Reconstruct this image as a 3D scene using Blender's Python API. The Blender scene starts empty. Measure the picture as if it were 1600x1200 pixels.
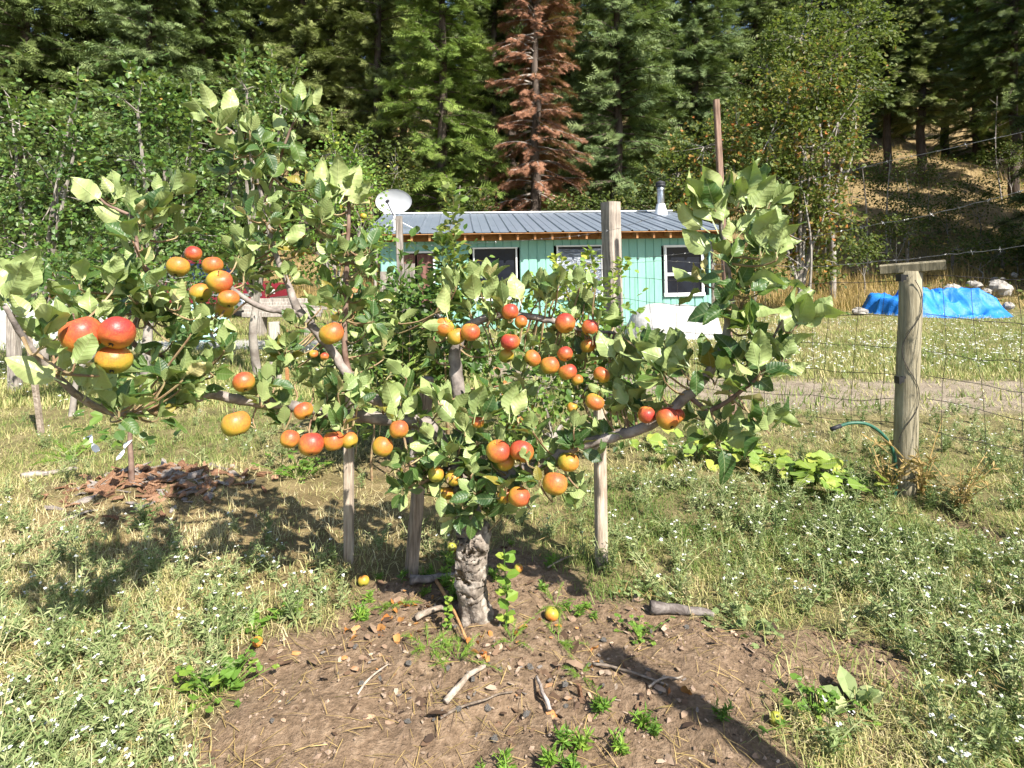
import bpy, math, random
import numpy as np
from mathutils import Vector, Matrix

random.seed(7)
rng = np.random.default_rng(11)
sc = bpy.context.scene
COL = sc.collection

# ------------------------------------------------------------------ camera
F_PX, HORIZON, CAM_H = 900.0, 425.0, 1.30      # focal length in photo pixels, eye level row, eye height
cam_data = bpy.data.cameras.new('camera')
cam = bpy.data.objects.new('camera', cam_data)
COL.objects.link(cam)
cam.location = (0, 0, CAM_H)
cam.rotation_euler = (math.radians(90), 0, 0)
cam_data.sensor_width = 36
cam_data.lens = F_PX / 1600 * 36
cam_data.shift_y = -(600 - HORIZON) / 1600
cam_data.clip_start = 0.05
cam_data.clip_end = 1000
sc.camera = cam

# ------------------------------------------------------------------ sky and sun
SUN_AZ = math.degrees(math.atan2(0.62, -0.785))     # clockwise from +Y: behind the camera, to the right
SUN_EL = 46.0
world = bpy.data.worlds.new('World')
sc.world = world
world.use_nodes = True
wn = world.node_tree.nodes
wl = world.node_tree.links
wn.clear()
sky = wn.new('ShaderNodeTexSky')
sky.sky_type = 'NISHITA'
sky.sun_disc = False
sky.sun_elevation = math.radians(SUN_EL)
sky.sun_rotation = math.radians(SUN_AZ)
bg = wn.new('ShaderNodeBackground')
bg.inputs['Strength'].default_value = 0.09
wo = wn.new('ShaderNodeOutputWorld')
wl.new(sky.outputs[0], bg.inputs['Color'])
wl.new(bg.outputs[0], wo.inputs['Surface'])
sun_data = bpy.data.lights.new('sun', 'SUN')
sun_data.energy = 5.0
sun_data.angle = math.radians(0.55)
sun_data.color = (1.0, 0.95, 0.86)
sun = bpy.data.objects.new('sun', sun_data)
COL.objects.link(sun)
_az, _el = math.radians(SUN_AZ), math.radians(SUN_EL)
SUN_DIR = Vector((math.sin(_az) * math.cos(_el), math.cos(_az) * math.cos(_el), math.sin(_el)))
sun.rotation_euler = (-SUN_DIR).to_track_quat('-Z', 'Y').to_euler()
sun.location = SUN_DIR * 50

sc.view_settings.view_transform = 'Standard'
sc.view_settings.look = 'None'
sc.view_settings.exposure = 1.3
sc.view_settings.gamma = 1
sc.render.engine = 'CYCLES'
sc.cycles.use_denoising = True
sc.cycles.max_bounces = 4
sc.cycles.diffuse_bounces = 2
sc.cycles.adaptive_threshold = 0.02
sc.cycles.glossy_bounces = 2
sc.cycles.transmission_bounces = 4
sc.cycles.transparent_max_bounces = 6
sc.cycles.caustics_reflective = False
sc.cycles.caustics_refractive = False

# ------------------------------------------------------------------ helpers
def P(px, py, Y):
    """A point seen at photo pixel (px, py) that stands Y metres ahead."""
    return np.array([(px - 800) / F_PX * Y, Y, CAM_H - (py - HORIZON) / F_PX * Y])

def norm(v):
    v = np.asarray(v, float)
    return v / (np.linalg.norm(v, axis=-1, keepdims=True) + 1e-12)

def _hash(ix, iy, seed):
    h = (ix * 374761393 + iy * 668265263 + seed * 1442695041) & 0xFFFFFFFF
    h = ((h ^ (h >> 13)) * 1274126177) & 0xFFFFFFFF
    return ((h ^ (h >> 16)) & 0xFFFF) / 65535.0

def vnoise(x, y, seed=0):
    x = np.asarray(x, float); y = np.asarray(y, float)
    ix = np.floor(x).astype(np.int64); iy = np.floor(y).astype(np.int64)
    fx = x - ix; fy = y - iy
    fx = fx * fx * (3 - 2 * fx); fy = fy * fy * (3 - 2 * fy)
    a = _hash(ix, iy, seed); b = _hash(ix + 1, iy, seed)
    c = _hash(ix, iy + 1, seed); d = _hash(ix + 1, iy + 1, seed)
    return (a * (1 - fx) + b * fx) * (1 - fy) + (c * (1 - fx) + d * fx) * fy

def fbm(x, y, seed=0, octv=3):
    t = 0; amp = 0.5; tot = 0
    for o in range(octv):
        t = t + amp * vnoise(np.asarray(x) * 2 ** o, np.asarray(y) * 2 ** o, seed + o * 17)
        tot += amp; amp *= 0.5
    return t / tot

def sstep(a, b, x):
    t = np.clip((np.asarray(x, float) - a) / (b - a), 0, 1)
    return t * t * (3 - 2 * t)

def new_mesh(name, V, faces, material=None, smooth=False, rnd=None, luv=None, extra=None, mats=None, matidx=None):
    me = bpy.data.meshes.new(name)
    V = np.asarray(V, np.float32)
    faces = [np.asarray(f, np.int32) for f in faces if len(f)]
    me.vertices.add(len(V))
    me.vertices.foreach_set('co', V.ravel())
    loops = np.concatenate([f.ravel() for f in faces])
    tot = np.concatenate([np.full(len(f), f.shape[1], np.int32) for f in faces])
    start = np.concatenate([[0], np.cumsum(tot)[:-1]]).astype(np.int32)
    me.loops.add(len(loops))
    me.loops.foreach_set('vertex_index', loops)
    me.polygons.add(len(tot))
    me.polygons.foreach_set('loop_start', start)
    if rnd is not None:
        a = me.attributes.new('rnd', 'FLOAT', 'POINT')
        a.data.foreach_set('value', np.asarray(rnd, np.float32))
    if luv is not None:
        a = me.attributes.new('luv', 'FLOAT_VECTOR', 'POINT')
        l3 = np.zeros((len(V), 3), np.float32); l3[:, :2] = luv
        a.data.foreach_set('vector', l3.ravel())
    if extra:
        for k, vals in extra.items():
            a = me.attributes.new(k, 'FLOAT', 'POINT')
            a.data.foreach_set('value', np.asarray(vals, np.float32))
    if mats:
        for m in mats: me.materials.append(m)
        me.polygons.foreach_set('material_index', np.asarray(matidx, np.int32))
    elif material: me.materials.append(material)
    me.polygons.foreach_set('use_smooth', np.full(len(tot), bool(smooth)))
    me.update(calc_edges=True)
    me.validate()
    return me

class Acc:
    """Collects triangles and quads for ONE mesh."""
    def __init__(s): s.V = []; s.T = []; s.Q = []; s.R = []; s.L = []; s.n = 0
    def add(s, V, T=None, Q=None, rnd=0.5, luv=None):
        V = np.asarray(V, float)
        if T is not None and len(T): s.T.append(np.asarray(T) + s.n)
        if Q is not None and len(Q): s.Q.append(np.asarray(Q) + s.n)
        s.V.append(V); s.n += len(V)
        s.R.append(np.broadcast_to(np.asarray(rnd, float), (len(V),)))
        s.L.append(np.zeros((len(V), 2)) if luv is None else luv)
        return s
    def mesh(s, name, material, smooth=False, origin=None):
        V = np.concatenate(s.V)
        if origin is not None: V = V - np.asarray(origin)
        fs = []
        if s.T: fs.append(np.concatenate(s.T))
        if s.Q: fs.append(np.concatenate(s.Q))
        return new_mesh(name, V, fs, material, smooth, np.concatenate(s.R), np.concatenate(s.L))

def link(name, me, parent=None):
    o = bpy.data.objects.new(name, me)
    COL.objects.link(o)
    if parent is not None: o.parent = parent
    return o

def tag(o, label, cat=None, group=None, kind=None):
    if label: o['label'] = label
    if cat: o['category'] = cat
    if group: o['group'] = group
    if kind: o['kind'] = kind
    return o

def thing(name, label, cat, loc=(0, 0, 0), group=None):
    o = link(name, None)
    o.empty_display_size = 0.1
    o.location = loc
    return tag(o, label, cat, group)

def part(name, acc, material, parent, smooth=False, kind=None, label=None, origin=None):
    if origin is None:
        origin = np.array(parent.location) if parent is not None else np.zeros(3)
        p = parent
        while p is not None and p.parent is not None:
            p = p.parent; origin = origin + np.array(p.location)
    me = acc.mesh(name, material, smooth, origin)
    o = link(name, me, parent)
    if kind: o['kind'] = kind
    if label: o['label'] = label
    return o

def solo(name, acc, material, label, cat, loc=None, smooth=False, group=None):
    """A thing that is one mesh, its origin at its base."""
    V = np.concatenate(acc.V)
    if loc is None: loc = [V[:, 0].mean(), V[:, 1].mean(), V[:, 2].min()]
    o = link(name, acc.mesh(name, material, smooth, loc))
    o.location = loc
    return tag(o, label, cat, group)

def copy_tree(root, loc, rz=0.0, scale=1.0, tilt=(0, 0)):
    r = root.copy(); COL.objects.link(r)
    r.location = loc; r.rotation_euler = (tilt[0], tilt[1], rz); r.scale = (scale,) * 3 if np.isscalar(scale) else scale
    for ch in root.children:
        c = ch.copy(); COL.objects.link(c); c.parent = r
        for g in ch.children:
            d = g.copy(); COL.objects.link(d); d.parent = c
    return r

def tube(pts, rad, n=6, cap=True, wob=0.0, seed=0, oval=1.0):
    pts = np.asarray(pts, float); m = len(pts)
    rad = np.broadcast_to(np.asarray(rad, float), (m,))
    tan = np.gradient(pts, axis=0); tan = norm(tan)
    ref = np.array([0.0, 0, 1]) if abs(tan[0][2]) < 0.9 else np.array([1.0, 0, 0])
    u = norm(np.cross(tan[0], ref)); V = []
    lr = np.random.default_rng(seed)
    for i in range(m):
        u = norm(u - tan[i] * np.dot(u, tan[i])); v = np.cross(tan[i], u)
        a = np.arange(n) / n * 2 * math.pi
        r = rad[i] * (1 + wob * (lr.random(n) - 0.5) * 2)
        V.append(pts[i] + (np.cos(a) * r)[:, None] * u + (np.sin(a) * r * oval)[:, None] * v)
    V = np.concatenate(V)
    i0 = np.arange(m - 1)[:, None] * n; k = np.arange(n)[None, :]; k2 = (k + 1) % n
    Q = np.stack([i0 + k, i0 + k2, i0 + n + k2, i0 + n + k], -1).reshape(-1, 4)
    T = []
    if cap:
        c0 = len(V); V = np.concatenate([V, pts[:1], pts[-1:]])
        for j in range(n):
            T.append([c0, (j + 1) % n, j]); T.append([c0 + 1, (m - 1) * n + j, (m - 1) * n + (j + 1) % n])
    return V, np.array(T, int).reshape(-1, 3), Q

def spline(pts, k=6):
    """Catmull-Rom through pts; each row may carry extra columns (radius)."""
    p = np.asarray(pts, float)
    p = np.concatenate([2 * p[:1] - p[1:2], p, 2 * p[-1:] - p[-2:-1]])
    out = []
    for i in range(1, len(p) - 2):
        for t in np.linspace(0, 1, k, endpoint=False):
            a, b, c, d = p[i - 1], p[i], p[i + 1], p[i + 2]
            out.append(0.5 * ((2 * b) + (c - a) * t + (2 * a - 5 * b + 4 * c - d) * t * t + (3 * b - a - 3 * c + d) * t ** 3))
    out.append(p[-2])
    return np.array(out)

BOXV = np.array([[x, y, z] for z in (-.5, .5) for y in (-.5, .5) for x in (-.5, .5)])
BOXQ = np.array([[0, 2, 3, 1], [4, 5, 7, 6], [0, 1, 5, 4], [2, 6, 7, 3], [0, 4, 6, 2], [1, 3, 7, 5]])
def box(c, s, R=None):
    V = BOXV * np.asarray(s, float)
    if R is not None: V = V @ np.asarray(R).T
    return V + np.asarray(c, float), None, BOXQ

def bar(a, b, w, d, roll=0.0, jit=0.0, taper=1.0):
    """A squared timber from a to b, its long edges chamfered."""
    a = np.asarray(a, float); b = np.asarray(b, float)
    t = norm(b - a); ref = np.array([0, 1.0, 0]) if abs(t[1]) < .9 else np.array([1.0, 0, 0])
    x = norm(np.cross(ref, t)); y = np.cross(t, x)
    x, y = x * math.cos(roll) + y * math.sin(roll), -x * math.sin(roll) + y * math.cos(roll)
    c = 0.12
    ring = np.array([[-.5 + c, -.5], [.5 - c, -.5], [.5, -.5 + c], [.5, .5 - c], [.5 - c, .5], [-.5 + c, .5], [-.5, .5 - c], [-.5, -.5 + c]])
    m = 7; V = []
    for i in range(m):
        f = i / (m - 1); k = 1 + (taper - 1) * f
        jj = (rng.random((8, 2)) - .5) * jit
        rr = (ring + jj) * np.array([w, d]) * k
        V.append(a + (b - a) * f + rr[:, :1] * x + rr[:, 1:] * y)
    V = np.concatenate(V); n = 8
    i0 = np.arange(m - 1)[:, None] * n; kk = np.arange(n)[None]; k2 = (kk + 1) % n
    Q = np.stack([i0 + kk, i0 + k2, i0 + n + k2, i0 + n + kk], -1).reshape(-1, 4)
    c0 = len(V); V = np.concatenate([V, [a], [b]])
    T = [[c0, (j + 1) % n, j] for j in range(n)] + [[c0 + 1, (m - 1) * n + j, (m - 1) * n + (j + 1) % n] for j in range(n)]
    return V, np.array(T), Q

def lathe(prof, n=16, axis_z=True):
    prof = np.asarray(prof, float); m = len(prof)
    a = np.arange(n) / n * 2 * math.pi
    V = np.stack([prof[:, 0][:, None] * np.cos(a), prof[:, 0][:, None] * np.sin(a), np.repeat(prof[:, 1][:, None], n, 1)], -1).reshape(-1, 3)
    i0 = np.arange(m - 1)[:, None] * n; k = np.arange(n)[None]; k2 = (k + 1) % n
    return V, None, np.stack([i0 + k, i0 + k2, i0 + n + k2, i0 + n + k], -1).reshape(-1, 4)

def frames(d, nrm):
    """Rotation matrices whose Y axis is d and whose Z axis is the part of nrm square to d."""
    d = norm(d); z = norm(nrm - d * np.sum(nrm * d, -1, keepdims=True)); x = np.cross(d, z)
    return np.stack([x, d, z], -1)

def tile(Tv, R, S, T):
    S = np.asarray(S, float)
    S = S[:, None, None] if S.ndim == 1 else S[:, None, :]
    return np.einsum('nij,nvj->nvi', R, Tv[None] * S) + T[:, None]

def scatter(acc, Tv, Tf, R, S, T, rnd, luv=None, quads=False):
    N, nv = len(T), len(Tv)
    if N == 0: return
    V = tile(Tv, R, S, T).reshape(-1, 3)
    Fc = (np.asarray(Tf)[None] + (np.arange(N) * nv)[:, None, None]).reshape(-1, np.asarray(Tf).shape[1])
    L = None if luv is None else np.tile(luv, (N, 1))
    r = np.repeat(rnd, nv)
    if quads: acc.add(V, None, Fc, r, L)
    else: acc.add(V, Fc, None, r, L)

def rand_dirs(n, zmin=-1.0, zmax=1.0, g=rng):
    z = g.uniform(zmin, zmax, n); a = g.uniform(0, 2 * math.pi, n); s = np.sqrt(np.maximum(0, 1 - z * z))
    return np.stack([s * np.cos(a), s * np.sin(a), z], -1)

# ------------------------------------------------------------------ materials
class NT:
    def __init__(s, name):
        s.m = bpy.data.materials.new(name); s.m.use_nodes = True
        s.t = s.m.node_tree; s.t.nodes.clear()
        s.out = s.t.nodes.new('ShaderNodeOutputMaterial')
    def n(s, typ, **kw):
        nd = s.t.nodes.new('ShaderNode' + typ)
        for k, v in kw.items():
            if k.startswith('i_'):
                key = k[2:]; key = int(key) if key.isdigit() else key.replace('_', ' ')
                sock = nd.inputs[key]
                if hasattr(v, 'is_linked') or hasattr(v, 'links'): s.t.links.new(v, sock)
                else: sock.default_value = v
            else: setattr(nd, k, v)
        return nd
    def ramp(s, fac, stops, interp='LINEAR'):
        r = s.n('ValToRGB'); r.color_ramp.interpolation = interp
        e = r.color_ramp.elements
        while len(e) < len(stops): e.new(0.5)
        for el, (p, c) in zip(e, stops):
            el.position = p; el.color = (*c, 1) if len(c) == 3 else c
        s.t.links.new(fac, r.inputs[0]); return r.outputs[0]
    def mix(s, fac, a, b, typ='MIX'):
        m = s.n('Mix', data_type='RGBA', blend_type=typ)
        for sock, v in ((m.inputs[0], fac), (m.inputs[6], a), (m.inputs[7], b)):
            if hasattr(v, 'links'): s.t.links.new(v, sock)
            else: sock.default_value = v if not isinstance(v, tuple) else ((*v, 1) if len(v) == 3 else v)
        return m.outputs[2]
    def math(s, op, a, b=None, c=None, clamp=False):
        m = s.n('Math', operation=op); m.use_clamp = clamp
        for i, v in enumerate((a, b, c)):
            if v is None: continue
            if hasattr(v, 'links'): s.t.links.new(v, m.inputs[i])
            else: m.inputs[i].default_value = v
        return m.outputs[0]
    def coord(s, which='Object', scale=(1, 1, 1)):
        c = s.n('TexCoord').outputs[which]
        if tuple(scale) == (1, 1, 1): return c
        return s.n('Mapping', i_Vector=c, i_Scale=scale).outputs[0]
    def noise(s, vec, scale, detail=3.0, rough=0.55, dist=0.0):
        return s.n('TexNoise', i_Vector=vec, i_Scale=scale, i_Detail=detail, i_Roughness=rough, i_Distortion=dist).outputs[0]
    def finish(s, color, rough=0.7, bump=None, bump_d=0.01, bump_s=1.0, spec=0.3, metallic=0.0, trans=0.0, trans_col=None, coat=0.0):
        b = s.n('BsdfPrincipled')
        for sock, v in ((b.inputs['Base Color'], color), (b.inputs['Roughness'], rough), (b.inputs['Metallic'], metallic)):
            if hasattr(v, 'links'): s.t.links.new(v, sock)
            else: sock.default_value = (*v, 1) if isinstance(v, tuple) else v
        b.inputs['Specular IOR Level'].default_value = spec
        b.inputs['Coat Weight'].default_value = coat
        if bump is not None:
            bn = s.n('Bump', i_Height=bump, i_Distance=bump_d, i_Strength=bump_s)
            s.t.links.new(bn.outputs[0], b.inputs['Normal'])
        sh = b.outputs[0]
        if trans > 0:
            tr = s.n('BsdfTranslucent')
            tc = trans_col if trans_col is not None else color
            if hasattr(tc, 'links'): s.t.links.new(tc, tr.inputs[0])
            else: tr.inputs[0].default_value = (*tc, 1)
            mx = s.n('MixShader', i_0=trans); s.t.links.new(sh, mx.inputs[1]); s.t.links.new(tr.outputs[0], mx.inputs[2]); sh = mx.outputs[0]
        s.t.links.new(sh, s.out.inputs[0]); return s.m

def attr(nt, name): return nt.n('Attribute', attribute_name=name)

def wood_mat(name, c0, c1, c2, grain=(60, 60, 5), rough=0.85, bump=0.006, obj_var=True):
    t = NT(name); v = t.coord('Object', grain)
    n1 = t.noise(v, 1.0, 4, 0.65, 0.6); n2 = t.noise(t.coord('Object'), 7.0, 3)
    f = t.math('ADD', t.math('MULTIPLY', n1, .7), t.math('MULTIPLY', n2, .3))
    if obj_var:
        r = t.n('ObjectInfo').outputs['Random']
        f = t.math('ADD', f, t.math('MULTIPLY_ADD', r, 0.16, -0.08))
    col = t.ramp(f, [(0.32, c0), (0.5, c1), (0.68, c2)])
    return t.finish(col, rough, n1, bump, 1.0, 0.2)

def noise_mat(name, stops, scale=4.0, detail=4.0, rough=0.85, bump=0.01, bscale=None, spec=0.2, coord='Object', stretch=(1, 1, 1), metallic=0.0, dist=0.0):
    t = NT(name); v = t.coord(coord, stretch)
    n1 = t.noise(v, scale, detail, 0.6, dist)
    col = t.ramp(n1, stops)
    h = n1 if bscale is None else t.noise(v, bscale, 4, 0.65)
    return t.finish(col, rough, h, bump, 1.0, spec, metallic)

def leaf_mat(name, stops, trans=0.25, rough=0.5, spec=0.35, under=None, veins=False, noise_scale=25.0, var=0.12):
    """Foliage: colour by each leaf's own 'rnd'; the underside of a leaf may be paler than its face."""
    t = NT(name)
    r = attr(t, 'rnd').outputs['Fac']
    nz = t.noise(t.coord('Object'), noise_scale, 2)
    f = t.math('ADD', r, t.math('MULTIPLY_ADD', nz, var * 2, -var), clamp=True)
    col = t.ramp(f, stops)
    tc = col
    bump = None
    if under:
        uc = t.ramp(f, under)
        back = t.n('NewGeometry').outputs['Backfacing']
        col = t.mix(back, col, uc)
    if veins:
        sep = t.n('SeparateXYZ', i_0=attr(t, 'luv').outputs['Vector'])
        u = t.math('ABSOLUTE', sep.outputs[0]); v = sep.outputs[1]
        mid = t.math('SUBTRACT', 1.0, t.math('MULTIPLY', u, 14.0), clamp=True)
        s = t.math('SINE', t.math('MULTIPLY', t.math('SUBTRACT', v, t.math('MULTIPLY', u, 0.22)), 46.0))
        side = t.math('POWER', t.math('MAXIMUM', s, 0.0), 10.0)
        vein = t.math('MAXIMUM', mid, t.math('MULTIPLY', side, 0.35))
        col = t.mix(t.math('MULTIPLY', vein, 0.55), col, (0.42, 0.46, 0.22))
        bump = t.math('SUBTRACT', t.math('MULTIPLY', s, .3), vein)
        # brown spots and nibbled, dry edges on some leaves
        sp = t.n('TexNoise', i_Vector=t.coord('Object'), i_Scale=4.3 if not under else 8.0, i_Detail=3.0).outputs[0]
        spot = t.ramp(sp, [(0.70, (0, 0, 0)), (0.76, (1, 1, 1))])
        col = t.mix(t.math('MULTIPLY', spot, 0.7), col, (0.20, 0.12, 0.04))
    tcol = t.mix(0.6, tc, (0.30, 0.42, 0.06))
    return t.finish(col, rough, bump, 0.0015, 0.6, spec, 0, trans, tcol)

# foliage
APPLE_LEAF = leaf_mat('apple_leaf', [(0, (0.024, 0.062, 0.018)), (0.5, (0.050, 0.110, 0.026)), (0.85, (0.10, 0.165, 0.035)), (1, (0.26, 0.21, 0.035))],
                      trans=0.30, rough=0.40, spec=0.45,
                      under=[(0, (0.22, 0.30, 0.105)), (0.6, (0.36, 0.44, 0.165)), (0.9, (0.46, 0.52, 0.215)), (1, (0.50, 0.43, 0.20))], veins=True)
SMALL_LEAF = leaf_mat('orchard_leaf', [(0, (0.028, 0.06, 0.012)), (0.45, (0.06, 0.125, 0.022)), (0.8, (0.14, 0.22, 0.04)), (0.94, (0.22, 0.27, 0.06)), (1, (0.35, 0.14, 0.04))],
                      trans=0.25, rough=0.45, spec=0.4, under=[(0, (0.09, 0.13, 0.05)), (0.6, (0.17, 0.23, 0.08)), (1, (0.30, 0.33, 0.14))])
BRIGHT_LEAF = leaf_mat('bright_leaf', [(0, (0.06, 0.13, 0.02)), (0.5, (0.13, 0.24, 0.035)), (0.9, (0.27, 0.34, 0.05)), (1, (0.45, 0.38, 0.05))], trans=0.3, rough=0.5,
                       under=[(0, (0.12, 0.2, 0.05)), (1, (0.32, 0.38, 0.12))])
AUTUMN_LEAF = leaf_mat('turning_leaf', [(0, (0.035, 0.058, 0.014)), (0.4, (0.075, 0.105, 0.022)), (0.65, (0.14, 0.155, 0.034)), (0.82, (0.27, 0.17, 0.04)), (1, (0.38, 0.125, 0.035))],
                       trans=0.28, rough=0.55, spec=0.25)
SCRUB_LEAF = leaf_mat('scrub_leaf', [(0, (0.03, 0.05, 0.012)), (0.5, (0.07, 0.10, 0.02)), (0.85, (0.16, 0.17, 0.045)), (1, (0.32, 0.20, 0.05))], trans=0.2, rough=0.6, spec=0.2)
FIR = leaf_mat('fir_needles', [(0, (0.055, 0.095, 0.02)), (0.5, (0.135, 0.205, 0.040)), (1, (0.25, 0.31, 0.075))], trans=0.15, rough=0.6, spec=0.2)
PINE = leaf_mat('pine_needles', [(0, (0.07, 0.095, 0.028)), (0.5, (0.15, 0.18, 0.055)), (1, (0.25, 0.27, 0.095))], trans=0.15, rough=0.6, spec=0.2)
DARKFIR = leaf_mat('dark_fir_needles', [(0, (0.042, 0.066, 0.020)), (0.5, (0.098, 0.138, 0.040)), (1, (0.18, 0.22, 0.07))], trans=0.12, rough=0.6, spec=0.2)
BLUEFIR = leaf_mat('blue_fir_needles', [(0, (0.06, 0.10, 0.04)), (0.5, (0.135, 0.195, 0.075)), (1, (0.24, 0.29, 0.12))], trans=0.15, rough=0.6, spec=0.2)
DEADFIR = leaf_mat('dead_fir_needles', [(0, (0.12, 0.058, 0.038)), (0.5, (0.255, 0.12, 0.072)), (1, (0.38, 0.20, 0.125))], trans=0.1, rough=0.7, spec=0.1)
GRASS = leaf_mat('grass_blades', [(0, (0.06, 0.115, 0.022)), (0.35, (0.16, 0.22, 0.055)), (0.6, (0.33, 0.33, 0.12)), (0.85, (0.50, 0.42, 0.20)), (1, (0.62, 0.53, 0.31))], trans=0.25, rough=0.55, spec=0.25)
STRAW = leaf_mat('straw_blades', [(0, (0.16, 0.13, 0.045)), (0.5, (0.36, 0.25, 0.10)), (1, (0.52, 0.37, 0.16))], trans=0.2, rough=0.7, spec=0.15)
WEED = leaf_mat('weed_leaves', [(0, (0.09, 0.14, 0.04)), (0.5, (0.22, 0.275, 0.11)), (0.85, (0.37, 0.39, 0.19)), (1, (0.50, 0.42, 0.23))], trans=0.2, rough=0.6, spec=0.2)
PETAL = leaf_mat('white_petals', [(0, (0.62, 0.62, 0.55)), (1, (0.85, 0.85, 0.80))], trans=0.2, rough=0.7, spec=0.1)
DILL = leaf_mat('dill_leaves', [(0, (0.05, 0.12, 0.02)), (0.5, (0.14, 0.26, 0.03)), (1, (0.27, 0.38, 0.06))], trans=0.25, rough=0.55)
VINE = leaf_mat('squash_leaf', [(0, (0.10, 0.19, 0.03)), (0.5, (0.22, 0.32, 0.05)), (0.85, (0.36, 0.40, 0.07)), (1, (0.50, 0.42, 0.08))], trans=0.3, rough=0.55,
                under=[(0, (0.2, 0.28, 0.08)), (1, (0.42, 0.44, 0.16))], veins=True)
DRYLEAF = leaf_mat('dry_leaf', [(0, (0.17, 0.065, 0.025)), (0.5, (0.40, 0.145, 0.035)), (1, (0.50, 0.26, 0.09))], trans=0.15, rough=0.6, spec=0.25)
TWIG = noise_mat('twig_bark', [(0.3, (0.10, 0.055, 0.04)), (0.7, (0.27, 0.19, 0.15))], 18, 3, 0.8, 0.001)
YOUNG_TWIG = noise_mat('young_shoot', [(0.3, (0.16, 0.08, 0.05)), (0.7, (0.33, 0.27, 0.14))], 22, 3, 0.6, 0.001)
BARK = noise_mat('apple_bark', [(0.30, (0.055, 0.045, 0.038)), (0.47, (0.19, 0.155, 0.125)), (0.62, (0.34, 0.295, 0.25)), (0.78, (0.46, 0.42, 0.37))], 26, 6, 0.85, 0.008, 55)
LIMB_BARK = noise_mat('limb_bark', [(0.3, (0.10, 0.085, 0.075)), (0.55, (0.26, 0.22, 0.195)), (0.8, (0.42, 0.385, 0.35))], 20, 5, 0.75, 0.003, 60)
CONIFER_BARK = noise_mat('conifer_bark', [(0.3, (0.04, 0.03, 0.024)), (0.7, (0.14, 0.108, 0.088))], 4, 5, 0.9, 0.03, stretch=(1, 1, .25))
PALE_BARK = noise_mat('pale_bark', [(0.35, (0.16, 0.135, 0.115)), (0.7, (0.42, 0.385, 0.34))], 5, 4, 0.85, 0.01)
# built things
OLD_WOOD = wood_mat('weathered_wood', (0.085, 0.075, 0.066), (0.27, 0.235, 0.205), (0.46, 0.415, 0.36))
GREY_WOOD = wood_mat('grey_weathered_wood', (0.05, 0.043, 0.038), (0.22, 0.185, 0.155), (0.42, 0.36, 0.30), (45, 45, 3.2))
STAKE_WOOD = wood_mat('stake_wood', (0.10, 0.078, 0.058), (0.30, 0.235, 0.18), (0.50, 0.42, 0.33), (70, 70, 5))
TREATED = wood_mat('treated_post_wood', (0.085, 0.075, 0.046), (0.215, 0.185, 0.122), (0.34, 0.30, 0.21), (50, 50, 2.5))
RED_STAKE = wood_mat('reddish_pole_wood', (0.12, 0.075, 0.055), (0.27, 0.175, 0.13), (0.42, 0.31, 0.25), (60, 60, 4))
RAW_WOOD = wood_mat('raw_lumber', (0.22, 0.10, 0.04), (0.36, 0.18, 0.075), (0.50, 0.29, 0.14), (8, 40, 40))
def mint_mat():
    t = NT('mint_paint'); v = t.coord('Object'); r = t.n('ObjectInfo').outputs['Random']
    a = t.noise(t.coord('Object', (6, 6, .7)), 2.0, 5, 0.65); b = t.noise(v, 9, 4)
    f = t.math('ADD', t.math('MULTIPLY', a, .75), t.math('MULTIPLY_ADD', r, .22, .04))
    col = t.ramp(f, [(0.28, (0.15, 0.32, 0.26)), (0.45, (0.20, 0.41, 0.335)), (0.7, (0.25, 0.47, 0.395))])
    dirt = t.ramp(t.noise(t.coord('Object', (9, 9, 1.2)), 3, 5, .7), [(0.58, (0, 0, 0)), (0.75, (.5, .5, .5))])
    return t.finish(t.mix(dirt, col, (0.17, 0.19, 0.14)), 0.65, b, 0.003, 1.0, 0.25)
MINT = mint_mat()
WHITE_PAINT = noise_mat('white_trim', [(0.3, (0.70, 0.70, 0.69)), (0.7, (0.80, 0.80, 0.79))], 8, 3, 0.5, 0.001)
ROOF_METAL = noise_mat('roof_metal', [(0.3, (0.17, 0.205, 0.255)), (0.7, (0.235, 0.27, 0.32))], 1.3, 4, 0.42, 0.001, spec=0.5, metallic=0.35)
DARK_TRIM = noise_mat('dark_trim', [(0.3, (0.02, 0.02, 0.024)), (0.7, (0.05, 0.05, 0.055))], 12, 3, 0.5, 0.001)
CURTAIN = noise_mat('brown_curtain', [(0.3, (0.13, 0.062, 0.05)), (0.7, (0.21, 0.11, 0.09))], 4, 3, 0.9, 0.004)
STEEL = noise_mat('galvanised_steel', [(0.3, (0.42, 0.44, 0.47)), (0.7, (0.60, 0.62, 0.65))], 14, 3, 0.32, 0.001, spec=0.5, metallic=0.85)
DISH = noise_mat('dish_enamel', [(0.3, (0.40, 0.41, 0.43)), (0.7, (0.47, 0.48, 0.50))], 3, 2, 0.45, 0.0005)
WIRE = noise_mat('rusty_wire', [(0.3, (0.05, 0.045, 0.042)), (0.7, (0.13, 0.11, 0.10))], 60, 2, 0.5, 0.0005, metallic=0.5)
BARB = noise_mat('barbed_wire_zinc', [(0.3, (0.14, 0.14, 0.14)), (0.7, (0.32, 0.32, 0.32))], 60, 2, 0.45, 0.0005, metallic=0.6)
PLASTIC_BLACK = noise_mat('black_plastic', [(0.3, (0.012, 0.012, 0.014)), (0.7, (0.03, 0.03, 0.03))], 10, 2, 0.4, 0.001)
BLUE_TARP = noise_mat('blue_tarp', [(0.3, (0.012, 0.13, 0.50)), (0.7, (0.03, 0.22, 0.66))], 3, 4, 0.5, 0.02, 9, spec=0.25)
WHITE_TARP = noise_mat('white_tarp', [(0.3, (0.33, 0.325, 0.31)), (0.7, (0.44, 0.43, 0.41))], 3, 4, 0.6, 0.02, 10)
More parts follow.
